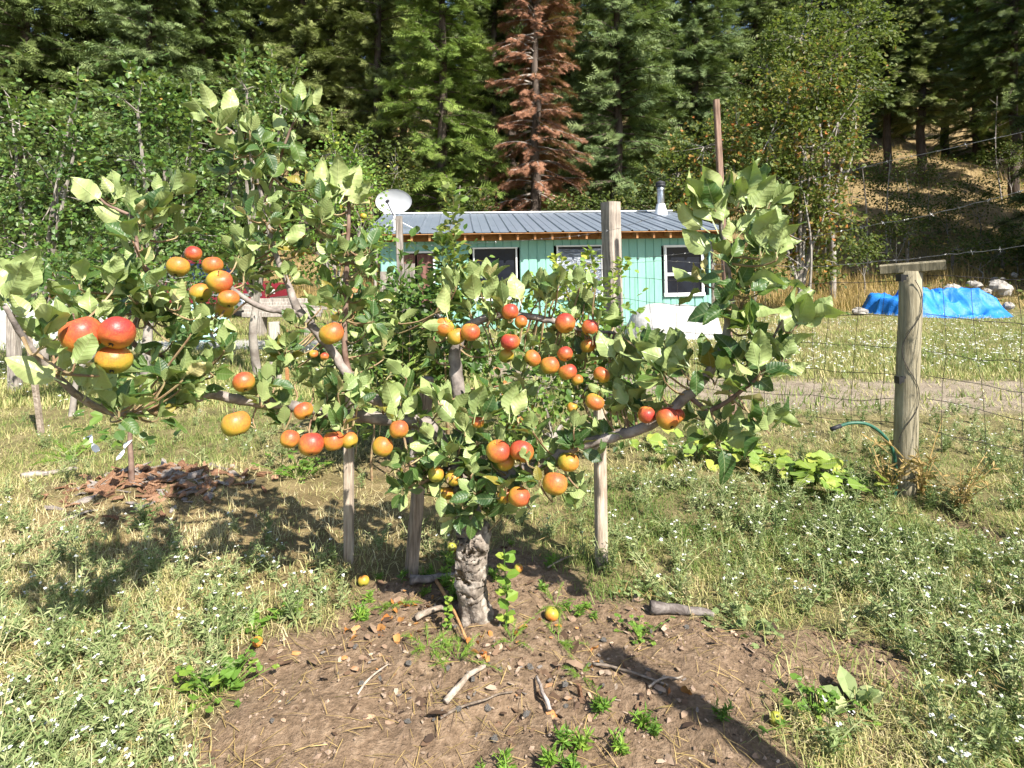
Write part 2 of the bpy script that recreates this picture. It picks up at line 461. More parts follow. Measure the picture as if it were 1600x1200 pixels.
TEAL_TARP = noise_mat('faded_teal_tarp', [(0.3, (0.25, 0.46, 0.43)), (0.7, (0.42, 0.62, 0.58))], 4, 4, 0.55, 0.01, 12)
ROCK = noise_mat('pale_rock', [(0.3, (0.20, 0.18, 0.16)), (0.55, (0.33, 0.305, 0.275)), (0.75, (0.45, 0.425, 0.39))], 5, 6, 0.9, 0.03, 9)
CAR_RED = noise_mat('red_car_paint', [(0.3, (0.15, 0.012, 0.024)), (0.7, (0.21, 0.018, 0.034))], 2, 2, 0.25, 0.0, spec=0.5)
CAR_GLASS = noise_mat('car_window_glass', [(0.3, (0.01, 0.015, 0.035)), (0.7, (0.02, 0.03, 0.06))], 2, 2, 0.08, 0.0, spec=0.6)
TYRE = noise_mat('tyre_rubber', [(0.3, (0.015, 0.015, 0.015)), (0.7, (0.03, 0.03, 0.03))], 20, 2, 0.9, 0.002)
BARKCHIP = wood_mat('bark_chip', (0.095, 0.05, 0.03), (0.26, 0.135, 0.075), (0.42, 0.27, 0.175), (25, 25, 25))
GREYCHIP = wood_mat('grey_bark_chip', (0.09, 0.075, 0.065), (0.28, 0.235, 0.205), (0.46, 0.42, 0.38), (25, 25, 25))
DARKCHIP = wood_mat('dark_old_wood', (0.03, 0.025, 0.022), (0.115, 0.095, 0.085), (0.27, 0.24, 0.215), (25, 25, 25))
STICK = wood_mat('dead_stick', (0.10, 0.075, 0.055), (0.25, 0.20, 0.155), (0.42, 0.36, 0.295), (40, 40, 40))
HOSE = noise_mat('green_hose', [(0.3, (0.02, 0.075, 0.05)), (0.7, (0.045, 0.135, 0.09))], 30, 2, 0.4, 0.001)
RUBBISH_WHITE = noise_mat('white_tape', [(0.3, (0.62, 0.64, 0.70)), (0.7, (0.80, 0.80, 0.84))], 12, 2, 0.5, 0.001)

def glass_mat(name, tint, rough=0.04):
    t = NT(name)
    n1 = t.noise(t.coord('Object'), 3.5, 5, 0.7)
    col = t.ramp(n1, [(0.35, tuple(c * .7 for c in tint)), (0.7, tuple(c * 1.6 for c in tint))])
    ro = t.ramp(n1, [(0.3, (rough,) * 3), (0.8, (rough + .25,) * 3)])
    return t.finish(col, ro, n1, 0.002, 0.4, 0.16)
GLASS = glass_mat('dusty_window_glass', (0.010, 0.012, 0.018))

def plastic_sheet_mat():
    t = NT('clear_plastic_sheet')
    v = t.coord('Object', (1.0, 1.0, 3.2))
    n1 = t.noise(v, 3.0, 5, 0.62, 1.6)
    col = t.ramp(n1, [(0.38, (0.07, 0.085, 0.11)), (0.55, (0.20, 0.23, 0.28)), (0.68, (0.55, 0.58, 0.62))])
    return t.finish(col, 0.22, n1, 0.05, 0.8, 0.6)
SHEET = plastic_sheet_mat()

def apple_mat():
    t = NT('apple_skin')
    oi = t.n('ObjectInfo')
    red = t.n('SeparateColor', i_0=oi.outputs['Color']).outputs[0]
    v = t.coord('Object'); sep = t.n('SeparateXYZ', i_0=v)
    n1 = t.noise(v, 2.2, 4, 0.6); st = t.noise(t.coord('Object', (9, 9, 1.2)), 2.0, 3, 0.6)
    f = t.math('ADD', t.math('MULTIPLY', sep.outputs[0], 0.42), t.math('MULTIPLY_ADD', sep.outputs[2], 0.22, -0.62))
    f = t.math('ADD', f, t.math('MULTIPLY', n1, 0.42)); f = t.math('ADD', f, t.math('MULTIPLY_ADD', st, 0.5, -.14))
    f = t.math('ADD', f, t.math('MULTIPLY_ADD', red, 0.85, 0.26), clamp=True)
    col = t.ramp(f, [(0.05, (0.27, 0.27, 0.035)), (0.30, (0.43, 0.285, 0.035)), (0.50, (0.48, 0.19, 0.035)), (0.75, (0.44, 0.095, 0.035)), (1.0, (0.31, 0.035, 0.028))])
    vo = t.n('TexVoronoi', i_Vector=v, i_Scale=9.0).outputs['Distance']
    dots = t.ramp(vo, [(0.05, (1, 1, 1)), (0.10, (0, 0, 0))])
    col = t.mix(t.math('MULTIPLY', dots, 0.45), col, (0.62, 0.46, 0.22))
    russ = t.ramp(t.noise(v, 5.0, 5, 0.7), [(0.60, (0, 0, 0)), (0.75, (1, 1, 1))])
    col = t.mix(t.math('MULTIPLY', russ, 0.5), col, (0.42, 0.27, 0.10))
    scab = t.ramp(t.n('TexNoise', i_Vector=v, i_Scale=3.1, i_Detail=6.0, i_Roughness=0.75).outputs[0], [(0.64, (0, 0, 0)), (0.70, (1, 1, 1))])
    col = t.mix(t.math('MULTIPLY', scab, 0.55), col, (0.16, 0.085, 0.035))
    return t.finish(col, 0.42, n1, 0.02, 0.12, 0.38)
APPLE = apple_mat()
YELLOW_FRUIT = noise_mat('yellow_fruit_skin', [(0.3, (0.55, 0.30, 0.02)), (0.7, (0.68, 0.42, 0.04))], 6, 2, 0.4, 0.002, spec=0.4)

# ------------------------------------------------------------------ ground
def soil_mask(x, y):
    x = np.asarray(x, float); y = np.asarray(y, float)
    n = fbm(x * 2.6 + 3, y * 2.6, 5, 4) - 0.5
    d = np.sqrt(((x - 0.04) / 0.86) ** 2 + ((y - 1.78) / 0.78) ** 2)
    m = 1 - sstep(0.78, 1.16, d + n * 1.1)
    d2 = np.sqrt(((x - 0.95) / 0.42) ** 2 + ((y - 1.88) / 0.22) ** 2)
    m = np.maximum(m, (1 - sstep(0.7, 1.1, d2 + n * .9)) * .9)
    d3 = np.sqrt(((x + 0.55) / 0.55) ** 2 + ((y - 4.0) / 0.35) ** 2)
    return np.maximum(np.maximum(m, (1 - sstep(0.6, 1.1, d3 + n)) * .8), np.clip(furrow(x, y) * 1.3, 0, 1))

def track_y(x): return 10.2 - 4.0 * sstep(-4.0, 3.0, x)
def track_mask(x, y):
    w = 0.85 + 0.35 * fbm(np.asarray(x) * .8, np.asarray(y) * .8, 9)
    return (1 - sstep(.55, 1.0, np.abs(np.asarray(y) - track_y(x)) / w))
def gravel_mask(x, y): return track_mask(x, y) * (1 - sstep(-3.2, -1.8, x))
def dry_mask(x, y):
    a = np.exp(-(((np.asarray(x) + 1.5) / 1.5) ** 2 + ((np.asarray(y) - 2.9) / 0.85) ** 2))
    b = sstep(17.5, 22, y)
    c = 0.5 * np.exp(-(((np.asarray(x) - 5) / 4) ** 2 + ((np.asarray(y) - 14) / 2.2) ** 2))
    return np.clip(a + b + c, 0, 1)

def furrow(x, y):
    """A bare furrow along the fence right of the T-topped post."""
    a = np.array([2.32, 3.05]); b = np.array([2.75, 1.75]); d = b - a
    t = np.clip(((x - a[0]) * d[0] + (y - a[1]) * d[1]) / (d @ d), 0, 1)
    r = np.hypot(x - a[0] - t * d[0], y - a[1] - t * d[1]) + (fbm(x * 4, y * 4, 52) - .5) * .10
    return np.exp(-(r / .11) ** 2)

def gz(x, y):
    x = np.asarray(x, float); y = np.asarray(y, float)
    t = np.maximum(0, y - 16.0)
    z = np.where(t < 15, 0.015 * t * t, 3.375 + 0.45 * (t - 15))
    z = z + sstep(17, 30, y) * (fbm(x * .16, y * .16, 21, 3) - .5) * 2.4
    z = z + sstep(4, 14, y) * (fbm(x * .35, y * .35, 4, 2) - .5) * .16
    z = z + (fbm(x * 1.6, y * 1.6, 33, 3) - .5) * 0.07 * (1 - sstep(5, 14, y))
    s = soil_mask(x, y)
    z = z + s * ((fbm(x * 9, y * 9, 41, 3) - .5) * 0.06 + (fbm(x * 26, y * 26, 43, 2) - .5) * 0.022 + 0.012)
    z = z + 0.10 * np.exp(-(((x + 2.12) / .52) ** 2 + ((y - 3.42) / .26) ** 2))      # mulch heap
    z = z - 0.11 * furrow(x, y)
    return z

def make_ground():
    s = np.linspace(-1, 1, 350); xs = 1.21 * np.sinh(5.0 * s)
    s = np.linspace(-.42, 1, 310); ys = 2.1 + 1.55 * np.sinh(5.0 * s)
    X, Y = np.meshgrid(xs, ys)
    Z = gz(X, Y)
    V = np.stack([X, Y, Z], -1).reshape(-1, 3)
    nx, ny = len(xs), len(ys)
    i = np.arange(ny - 1)[:, None] * nx + np.arange(nx - 1)[None]
    Q = np.stack([i, i + 1, i + nx + 1, i + nx], -1).reshape(-1, 4)
    f = lambda fn: fn(X, Y).ravel()
    t = NT('ground_soil_and_turf')
    v = t.coord('Object')
    n_f = t.noise(v, 34, 6, 0.7); n_m = t.noise(v, 5, 5, 0.65); n_c = t.noise(v, .7, 4, 0.6)
    soil = t.ramp(n_f, [(0.28, (0.085, 0.054, 0.034)), (0.5, (0.225, 0.15, 0.098)), (0.72, (0.37, 0.265, 0.182))])
    soil = t.mix(t.ramp(n_m, [(0.45, (0, 0, 0)), (0.75, (.45, .45, .45))]), soil, (0.115, 0.08, 0.06))
    turf = t.ramp(n_m, [(0.3, (0.085, 0.080, 0.035)), (0.5, (0.18, 0.155, 0.07)), (0.7, (0.29, 0.235, 0.12))])
    dry = t.ramp(n_m, [(0.3, (0.13, 0.092, 0.045)), (0.5, (0.22, 0.155, 0.075)), (0.7, (0.34, 0.25, 0.125))])
    grav = t.ramp(n_f, [(0.3, (0.27, 0.255, 0.235)), (0.7, (0.56, 0.54, 0.51))])
    dirt = t.ramp(n_m, [(0.3, (0.20, 0.16, 0.12)), (0.7, (0.36, 0.30, 0.23))])
    col = t.mix(attr(t, 'dry').outputs['Fac'], turf, dry)
    col = t.mix(attr(t, 'track').outputs['Fac'], col, dirt)
    col = t.mix(attr(t, 'gravel').outputs['Fac'], col, grav)
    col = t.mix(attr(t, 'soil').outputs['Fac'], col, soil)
    col = t.mix(t.math('MULTIPLY', n_c, .3), col, (0.14, 0.115, 0.06))
    h = t.math('ADD', n_f, t.math('MULTIPLY', n_m, 1.5))
    m = t.finish(col, 0.95, h, 0.022, 1.0, 0.1)
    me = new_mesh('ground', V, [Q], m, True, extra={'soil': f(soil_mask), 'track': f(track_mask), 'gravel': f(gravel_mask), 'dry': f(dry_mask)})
    g = link('ground', me)
    tag(g, 'bare soil, turf and dry grass rising to a hillside', 'ground', kind='structure')
make_ground()
def on_ground(px, py):
    """The ground point seen at a photo pixel below the eye level."""
    Y = CAM_H * F_PX / (py - HORIZON)
    for _ in range(4):
        x = (px - 800) / F_PX * Y
        Y = (CAM_H - float(gz(x, Y))) * F_PX / (py - HORIZON)
    x = (px - 800) / F_PX * Y
    return np.array([x, Y, float(gz(x, Y))])

# ------------------------------------------------------------------ the mint shed
def make_shed():
    al = math.radians(5.3); tilt = math.radians(1.1)
    L0 = np.array([-2.865, 12.7, 0.0])
    root = thing('garden_shed', 'mint green shed with a grey-blue metal roof behind the apple tree', 'shed', tuple(L0))
    root.rotation_euler = (0, -tilt, al)
    L, WH, D, OV = 7.54, 2.02, 3.0, 0.42
    def pt(name, acc, m, parent=root, smooth=False, label=None):
        o = link(name, acc.mesh(name, m, smooth), parent)
        if label: o['label'] = label
        return o
    z_roof = lambda y: 2.13 + 0.212 * (y + OV)
    # openings in the front wall: (x0, x1, z0, z1)
    door = (0.42, 1.15, -0.4, 1.70)
    wins = [(2.03, 3.02, 0.62, 1.80), (3.92, 4.98, 0.62, 1.82), (6.42, 7.36, 0.62, 1.78)]
    # boards of the front wall
    bw = 0.193; x = 0.0; shared = {}
    while x < L - 0.02:
        w = min(bw, L - x); x1 = x + w; cuts = [(-0.45, z_roof(0) - 0.05)]
        for (a, b, z0, z1) in wins + [door]:
            if x1 - 0.015 > a and x + 0.015 < b: cuts = [(-0.45, z0), (z1, z_roof(0) - 0.05)]
        for (z0, z1) in cuts:
            if z1 - z0 < 0.05: continue
            key = (round(w, 3), round(z0, 2), round(z1, 2))
            if key not in shared:
                A = Acc(); g = 0.006
                V = np.array([[0, 0, z0], [g, 0, z0], [g + .008, -.016, z0], [w - .008 - g, -.016, z0], [w - g, 0, z0], [w, 0, z0],
                              [0, 0, z1], [g, 0, z1], [g + .008, -.016, z1], [w - .008 - g, -.016, z1], [w - g, 0, z1], [w, 0, z1]])
                V = np.concatenate([V, [[0, .03, z0], [w, .03, z0], [0, .03, z1], [w, .03, z1]]])
                Q = [[i, i + 1, i + 7, i + 6] for i in range(5)] + [[13, 12, 14, 15], [0, 6, 14, 12], [5, 13, 15, 11]]
                A.add(V, [[0, 12, 1], [1, 12, 2], [2, 12, 13], [2, 13, 3], [3, 13, 4], [4, 13, 5]], Q)
                shared[key] = A.mesh('board', MINT)
            o = link('board', shared[key], root); o.location = (x, 0, 0)
        x = x1
    # side and back walls; a dark panel stands in for the unlit inside
    A = Acc()
    for xx in (0.0, L):
        V = np.array([[xx - .02, .04, -.45], [xx - .02, D - .1, -.45], [xx - .02, D - .1, z_roof(D) - .14], [xx - .02, .04, z_roof(0) - .08]])
        V2 = V + [.04, 0, 0]
        A.add(np.concatenate([V, V2]), None, [[0, 3, 2, 1], [4, 5, 6, 7], [0, 1, 5, 4], [1, 2, 6, 5], [2, 3, 7, 6], [3, 0, 4, 7]])
    pt('side_wall', A, MINT)
    A = Acc(); A.add(*box((L / 2, D - .05, 0.9), (L, .04, 2.7))); pt('back_wall', A, MINT)
    A = Acc(); A.add(*box((L / 2, .9, 0.8), (L - .3, .04, 2.4))); pt('dark_inside_panel', A, DARK_TRIM)
    # roof panels
    pw = (L + 0.6) / 21; A = Acc(); n = 9; ys = [-OV - .05, D + .12]
    prof = [(0, 0), (.02, .028), (.045, .028), (.065, 0), (.5, 0), (.52, .008), (.54, 0), (1, 0)]
    V = []
    for yy in ys:
        for (u, h) in prof: V.append([u * pw if u > .07 else u, yy, z_roof(yy) + h])
    V = np.array(V); V = np.concatenate([V, V - [0, 0, .012]]); k = len(prof)
    Q = [[i, i + 1, k + i + 1, k + i] for i in range(k - 1)] + [[2 * k + i, 3 * k + i, 3 * k + i + 1, 2 * k + i + 1] for i in range(k - 1)] + [[i, 2 * k + i, 2 * k + i + 1, i + 1] for i in range(k - 1)]
    A.add(V, None, Q); me = A.mesh('roof_panel', ROOF_METAL)
    roof = link('roof', None, root)
    A = Acc(); A.add(*bar((-.3, D + .12, z_roof(D + .12) + .03), (L + .3, D + .12, z_roof(D + .12) + .03), .035, .07)); pt('ridge_cap', A, WHITE_PAINT, roof)
    for i in range(21):
        o = link('roof_panel', me, roof); o.location = (-.3 + i * pw, 0, 0)
    A = Acc()
    th = .012
    V = np.array([[-.31, ys[0], z_roof(ys[0]) - .03], [-.31, ys[1], z_roof(ys[1]) - .03], [L + .31, ys[1], z_roof(ys[1]) - .03], [L + .31, ys[0], z_roof(ys[0]) - .03]])
    A.add(np.concatenate([V, V - [0, 0, th]]), None, [[0, 3, 2, 1], [4, 5, 6, 7], [0, 1, 5, 4], [1, 2, 6, 5], [2, 3, 7, 6], [3, 0, 4, 7]])
    pt('roof_deck', A, RAW_WOOD, roof)
    # rafter tails and the beam behind them
    A = Acc(); yb = .06
    V = []
    for xx in (-.022, .022):
        V += [[xx, -OV + .01, z_roof(-OV) - .046], [xx, yb, z_roof(yb) - .046], [xx, yb, z_roof(yb) - .20], [xx, -OV + .01, z_roof(-OV) - .185]]
    A.add(np.array(V), None, [[0, 3, 2, 1], [4, 5, 6, 7], [0, 1, 5, 4], [1, 2, 6, 5], [2, 3, 7, 6], [3, 0, 4, 7]])
    me = A.mesh('rafter', RAW_WOOD)
    for i in range(21):
        o = link('rafter', me, root); o.location = (-.05 + i * .382, 0, 0)
    A = Acc(); A.add(*box((L / 2, -.040, z_roof(0) - .165), (L + .1, .04, .20))); pt('wall_plate', A, RAW_WOOD)
    # windows
    for i, (a, b, z0, z1) in enumerate(wins):
        w = link('window', None, root); w['label'] = ['dark window without lower sash', 'window covered with crinkled clear plastic', 'white framed window with small lower sash'][i]
        fw = .032 if i < 2 else .055
        A = Acc()
        A.add(*box(((a + b) / 2, -.02, z1 - .012), (b - a + .02, .075, .03 if i < 2 else .05)))
        A.add(*box((a + fw / 2, -.02, (z0 + z1) / 2), (fw, .07, z1 - z0 - .06))); A.add(*box((b - fw / 2, -.02, (z0 + z1) / 2), (fw, .07, z1 - z0 - .06)))
        A.add(*box(((a + b) / 2, -.024, z0 + .03), (b - a + .03, .09, .08)))
        if i == 2: A.add(*box(((a + b) / 2, -.02, z0 + .50), (b - a - 2 * fw, .06, .07)))
        pt('frame', A, WHITE_PAINT, w)
        if i == 2:
            for (q0, q1) in ((z0 + .07, z0 + .465), (z0 + .535, z1 - .04)):
                A = Acc(); A.add(*box(((a + b) / 2, .0, (q0 + q1) / 2), (b - a - 2 * fw, .012, q1 - q0))); pt('pane', A, GLASS, w)
        else:
            A = Acc(); A.add(*box(((a + b) / 2, .0, (z0 + z1) / 2 + .02), (b - a - 2 * fw, .012, z1 - z0 - .1))); pt('pane', A, GLASS, w)
        if i == 1:
            A = Acc(); nu, nv = 26, 26
            U, W = np.meshgrid(np.linspace(0, 1, nu), np.linspace(0, 1, nv))
            yy = -.018 - .035 * fbm(U * 5, W * 9, 71, 3)
            V = np.stack([a + fw + U * (b - a - 2 * fw), yy, z0 + .07 + W * (z1 - z0 - .13 - .05 * fbm(U * 4, W * 0, 3))], -1).reshape(-1, 3)
            ii = np.arange(nv - 1)[:, None] * nu + np.arange(nu - 1)[None]
            A.add(V, None, np.stack([ii, ii + 1, ii + nu + 1, ii + nu], -1).reshape(-1, 4)); pt('plastic_sheet', A, SHEET, w, True)
    # doorway with two brown curtains
    a, b, z0, z1 = door
    dr = link('doorway', None, root)
    A = Acc(); A.add(*box(((a + b) / 2, -.02, z1 + .02), (b - a + .08, .06, .04))); A.add(*box((b + .02, -.02, z1 / 2), (.045, .06, z1 - .02))); pt('frame', A, WHITE_PAINT, dr)
    for (u0, u1, ub) in ((a, a + .34, a + .20), (a + .37, b, b)):
        A = Acc(); nu, nv = 14, 8
        U, W = np.meshgrid(np.linspace(0, 1, nu), np.linspace(0, 1, nv))
        xe = u1 + (ub - u1) * (1 - W) ; xs = u0 + 0 * W + (.0 if u0 == a else (.06 * (1 - W)))
        V = np.stack([xs + U * (xe - xs), .01 + .018 * np.sin(U * 16), -.3 + W * (z1 + .28)], -1).reshape(-1, 3)
        ii = np.arange(nv - 1)[:, None] * nu + np.arange(nu - 1)[None]
        A.add(V, None, np.stack([ii, ii + 1, ii + nu + 1, ii + nu], -1).reshape(-1, 4)); pt('curtain', A, CURTAIN, dr, True)
    # stove pipe at the back right
    cx, cy = 7.30, 2.55; zb = z_roof(cy)
    ch = link('stove_pipe', None, root); ch['label'] = 'shiny steel stove pipe with a dark cap'
    A = Acc(); V, T, Q = lathe([(.18, -.06), (.17, .05), (.115, .26), (.115, .28)], 16); A.add(V + [cx, cy, zb], T, Q); pt('flashing', A, WHITE_PAINT, ch, True)
    A = Acc(); V, T, Q = lathe([(.10, .2), (.10, .66), (.112, .66), (.112, .70), (.10, .70), (.10, .74)], 16); A.add(V + [cx, cy, zb], T, Q); pt('pipe', A, STEEL, ch, True)
    A = Acc(); V, T, Q = lathe([(.06, .70), (.135, .76), (.14, .80), (.12, .82), (.14, .84), (.13, .88), (.02, .93), (0.0, .93)], 16); A.add(V + [cx, cy, zb], T, Q); pt('cap', A, DARK_TRIM, ch, True)
    return root
make_shed()

def make_dish():
    c = P(615, 315, 12.75); foot = np.array([c[0] + .02, 12.75, 2.20])
    r = thing('satellite_dish', 'pale grey oval satellite dish on the left end of the metal roof', 'satellite dish', tuple(foot))
    nrm = norm([-0.02, -1.0, 0.36]); R = frames(np.array([[0.0, 0, 1]]), np.array([nrm]))[0]
    prof = [(0, -.075)] + [(q, -.075 + .075 * (q / .40) ** 2) for q in np.linspace(.05, .40, 9)] + [(.405, .006), (.40, -.008)] + [(q, -.087 + .075 * (q / .40) ** 2) for q in np.linspace(.36, .05, 6)] + [(0, -.09)]
    V, T, Q = lathe(prof, 32); V[:, 1] *= 0.68
    Vw = V @ R.T + c
    A = Acc(); A.add(Vw, T, Q); part('reflector', A, DISH, r, True)
    low = c + R @ np.array([0, -.32, -.02]); tip = c + R @ np.array([-.06, -.05, .38]) 
    A = Acc(); A.add(*tube([low, tip], .012, 6)); part('feed_arm', A, DARK_TRIM, r)
    A = Acc(); A.add(*tube([tip, tip + R @ np.array([0, .03, -.10])], .035, 8)); part('receiver', A, DARK_TRIM, r)
    A = Acc(); A.add(*tube([foot - [0, 0, .02], foot + [0, 0.0, .30], c - R @ np.array([0, .08, .10])], .024, 8)); part('mast', A, WHITE_PAINT, r)
    for dx in (-.3, .42):
        A = Acc(); A.add(*tube([foot + [dx, -.02 if dx < 0 else .3, -.02 if dx < 0 else .06], foot + [0, 0, .28]], .011, 6)); part('brace', A, WHITE_PAINT, r)
make_dish()

# ------------------------------------------------------------------ conifers on the hillside
def conifer_proto(name, H, R, seed, mat_, bare=0.08, droop=0.25, dens=1.0, spray=0.34, dead=False, shape=0.75, whorl=0.42):
    g = np.random.default_rng(seed)
    root = thing(name, name.replace('_', ' '), 'tree', (0, 0, -200))
    A = Acc(); pts = [[0, 0, -1.0]]; rad = [H * .016]
    for i in range(1, 13):
        f = i / 12; pts.append([g.normal(0, .05), g.normal(0, .05), H * f]); rad.append(H * .014 * (1 - f) + .015)
    A.add(*tube(np.array(pts), rad, 7, seed=seed)); link('trunk', A.mesh('trunk', CONIFER_BARK, True), root)
    # limbs and the sprays that hang on them
    Bk = Acc(); h = H * bare
    d_all, n_all, p_all, s_all, r_all = [], [], [], [], []
    while h < H * .985:
        f = (h - H * bare) / (H * (1 - bare))
        Lmax = R * (1 - f) ** shape * (0.55 + .45 * min(1, f / .10 + .35)) + .15
        nb = int(g.integers(5, 8))
        for b in range(nb):
            a = g.uniform(0, 2 * math.pi); Lb = Lmax * g.uniform(.6, 1.12)
            hz = np.array([math.cos(a), math.sin(a), 0]); side = np.array([-hz[1], hz[0], 0])
            up = .35 * f - .05 + g.normal(0, .16); sag = droop * g.uniform(.6, 1.4) * (1 - .6 * f)
            nseg = 5; ts = np.linspace(0, 1, nseg)
            pb = np.array([hz * (Lb * t) + np.array([0, 0, h + g.normal(0, .03) * 0 + Lb * (up * t - sag * t * t)]) for t in ts])
            br = g.uniform(0, 1)
            if Lb > .5: Bk.add(*tube(pb, np.linspace(.035, .008, nseg) * (Lb / 2.5 + .4), 3, cap=False))
            nt = max(4, int(Lb / .10 * dens)); tt = g.uniform(.02 if not dead else .12, 1.0, nt) ** .8
            pos = np.stack([np.interp(tt, ts, pb[:, k]) for k in range(3)], -1)
            sg = np.where(g.random(nt) < .5, 1, -1)[:, None]
            dirn = hz * g.uniform(.35, .95, (nt, 1)) + side * sg * g.uniform(.25, 1.0, (nt, 1)) * (1 - tt[:, None] * .6) + np.array([0, 0, 1]) * (g.normal(-.10 if not dead else -.30, .24, (nt, 1)) - .12)
            keep = g.random(nt) < (0.75 if dead else 1.0)
            d_all.append(dirn[keep]); p_all.append(pos[keep]); n_all.append(hz * .85 + np.array([0, 0, .75]) + g.normal(0, .40, (nt, 3))[keep])
            s_all.append(spray * g.uniform(.55, 1.25, nt)[keep]); r_all.append(np.clip(g.normal(.25 + .35 * br + .25 * tt, .13), 0, 1)[keep])
        h += whorl * g.uniform(.6, 1.25) * (1 - .45 * f)
    link('limbs', Bk.mesh('limbs', CONIFER_BARK if not dead else PALE_BARK), root)
    d = np.concatenate(d_all); nn = np.concatenate(n_all); p = np.concatenate(p_all); s = np.concatenate(s_all); r = np.concatenate(r_all)
    # one spray: a flat feather of needle tufts
    tv, tf = [], []
    def tri(a, b, c):
        k = len(tv); tv.extend([a, b, c]); tf.append([k, k + 1, k + 2])
    tri([-.035, 0, 0], [.035, 0, 0], [0, 1, -.08])
    for q, l in ((.12, .44), (.34, .42), (.56, .36), (.76, .26)):
        for sx in (-1, 1):
            tri([0, q - .05, 0], [0, q + .06, -.01], [sx * l * .8, q + l * .62, -.07])
    tri([-.02, .4, 0], [.02, .5, 0], [.0, .72, .18])
    A = Acc(); scatter(A, np.array(tv), np.array(tf), frames(d, nn), s, p, r)
    o = link('crown', A.mesh('crown', mat_), root); o['kind'] = 'stuff'
    return root

protos = {
    'fir': conifer_proto('fir_tree', 19, 3.0, 1, FIR, .03, .30, 2.0, .46, whorl=.36),
    'blue': conifer_proto('fir_tree', 18, 3.3, 2, BLUEFIR, .02, .28, 1.9, .50, shape=.58, whorl=.38),
    'dark': conifer_proto('fir_tree', 20, 3.3, 3, DARKFIR, .05, .28, 1.8, .55, shape=.58, whorl=.40),
    'pine': conifer_proto('pine_tree', 20, 2.5, 4, PINE, .20, .12, 2.0, .50, shape=.50, whorl=.42),
    'open': conifer_proto('fir_tree', 20, 3.0, 6, DARKFIR, .24, .24, 1.9, .52, shape=.55, whorl=.40),
    'dead': conifer_proto('dead_fir_tree', 17.5, 2.15, 5, DEADFIR, .02, .36, 3.8, .34, True, shape=.5, whorl=.36),
}
used_proto = set()
def plant_conifer(kind, px, Y, label, scale=1.0, rz=None, group='conifers on the hillside', x=None, sink=0.0, sxy=1.0):
    x = (px - 800) / F_PX * Y if x is None else x
    loc = (x, Y, float(gz(x, Y)) - .1 - sink)
    rz = rng.uniform(0, 6.28) if rz is None else rz
    sxyz = (scale * sxy, scale * sxy, scale)
    p = protos[kind]
    if kind in used_proto: o = copy_tree(p, loc, rz, sxyz)
    else:
        used_proto.add(kind); o = p; o.location = loc; o.rotation_euler = (0, 0, rz); o.scale = sxyz
    tag(o, label, 'tree', group)
    return o
plant_conifer('fir', 692, 22.5, 'bright green fir directly behind the shed, left of the red dead tree', 1.0)
plant_conifer('dead', 836, 22.0, 'dead conifer with rust red needles behind the shed roof', 1.0, group=None)
plant_conifer('blue', 965, 24.5, 'broad blue-green fir just right of the red dead tree', 1.05)
plant_conifer('pine', 592, 27, 'yellowish green pine next to the bright green fir, left of it', 1.0)
plant_conifer('pine', 527, 29, 'slender pine with a bare pale lower trunk above the dish', 1.05)
plant_conifer('pine', 474, 28, 'tall pine whose bare trunk shows beside the highest apple shoot', 1.1)
plant_conifer('dark', 772, 29, 'shadowy fir filling the gap between green fir and red dead tree', 1.0)
plant_conifer('dark', 895, 31, 'dark fir peeking out behind the top of the red dead tree', 1.1)
plant_conifer('blue', 1085, 29, 'dark blue-green fir above the tall brown pole', 1.05)
plant_conifer('dark', 1180, 36, 'dark fir behind the crown of the turning leafy trees', 1.1)
plant_conifer('open', 1290, 40, 'dark fir right above the turning leafy trees', 1.1)
plant_conifer('open', 1385, 41, 'dark fir at the edge of the grassy slope on the right', 1.0)
plant_conifer('pine', 1440, 40, 'thin pine standing on the shaded right slope', 1.1)
plant_conifer('fir', 1525, 46, 'sunlit green fir near the top right corner', 1.15)
plant_conifer('open', 1585, 37, 'large dark fir at the right edge of the picture', 1.1)
plant_conifer('open', 1478, 50, 'dark fir high on the right slope behind the thin pine', 1.2)
plant_conifer('dark', 395, 31, 'dark fir behind the leafy shoots left of the pines', 1.05)
plant_conifer('dark', 315, 27, 'dense dark fir above the middle of the left leafy trees', 1.0)
plant_conifer('blue', 235, 25, 'dense dark green fir behind the left leafy trees', 1.0)
plant_conifer('dark', 140, 27, 'dark fir second from the left picture edge', 1.1)
plant_conifer('dark', 40, 25, 'dark fir at the left picture edge', 1.1)
plant_conifer('fir', 1010, 38, 'fir on the slope behind the broad blue-green fir', 1.2)
far = [(-60, 34), (90, 42), (190, 40), (270, 44), (350, 46), (430, 42), (500, 45), (560, 42), (630, 40), (680, 47), (740, 44), (800, 40), (860, 48), (930, 44), (1050, 46), (1120, 42), (1230, 48), (1330, 50), (1410, 56), (1540, 54), (1610, 46), (1680, 40), (10, 50), (600, 55), (1000, 56), (1190, 58), (300, 56), (780, 58), (450, 60), (160, 58), (1350, 64), (1600, 62)]
for i, (px, Y) in enumerate(far):
    plant_conifer(['dark', 'pine', 'blue', 'pine'][i % 4], px, Y, 'conifer of the dim forest behind the nearer trees on the hill', 1.05 + .25 * rng.random(), group='far forest conifers')
for (x, y) in [(21.8, 19.5), (25, 18), (27.5, 22), (25.0, 24.5), (31, 24), (29, 17), (34, 27), (33, 20)]:
    plant_conifer('dark', 0, y, 'conifer of the wood right of the field, out of the picture', 1.05, x=x, group='conifers right of the field')

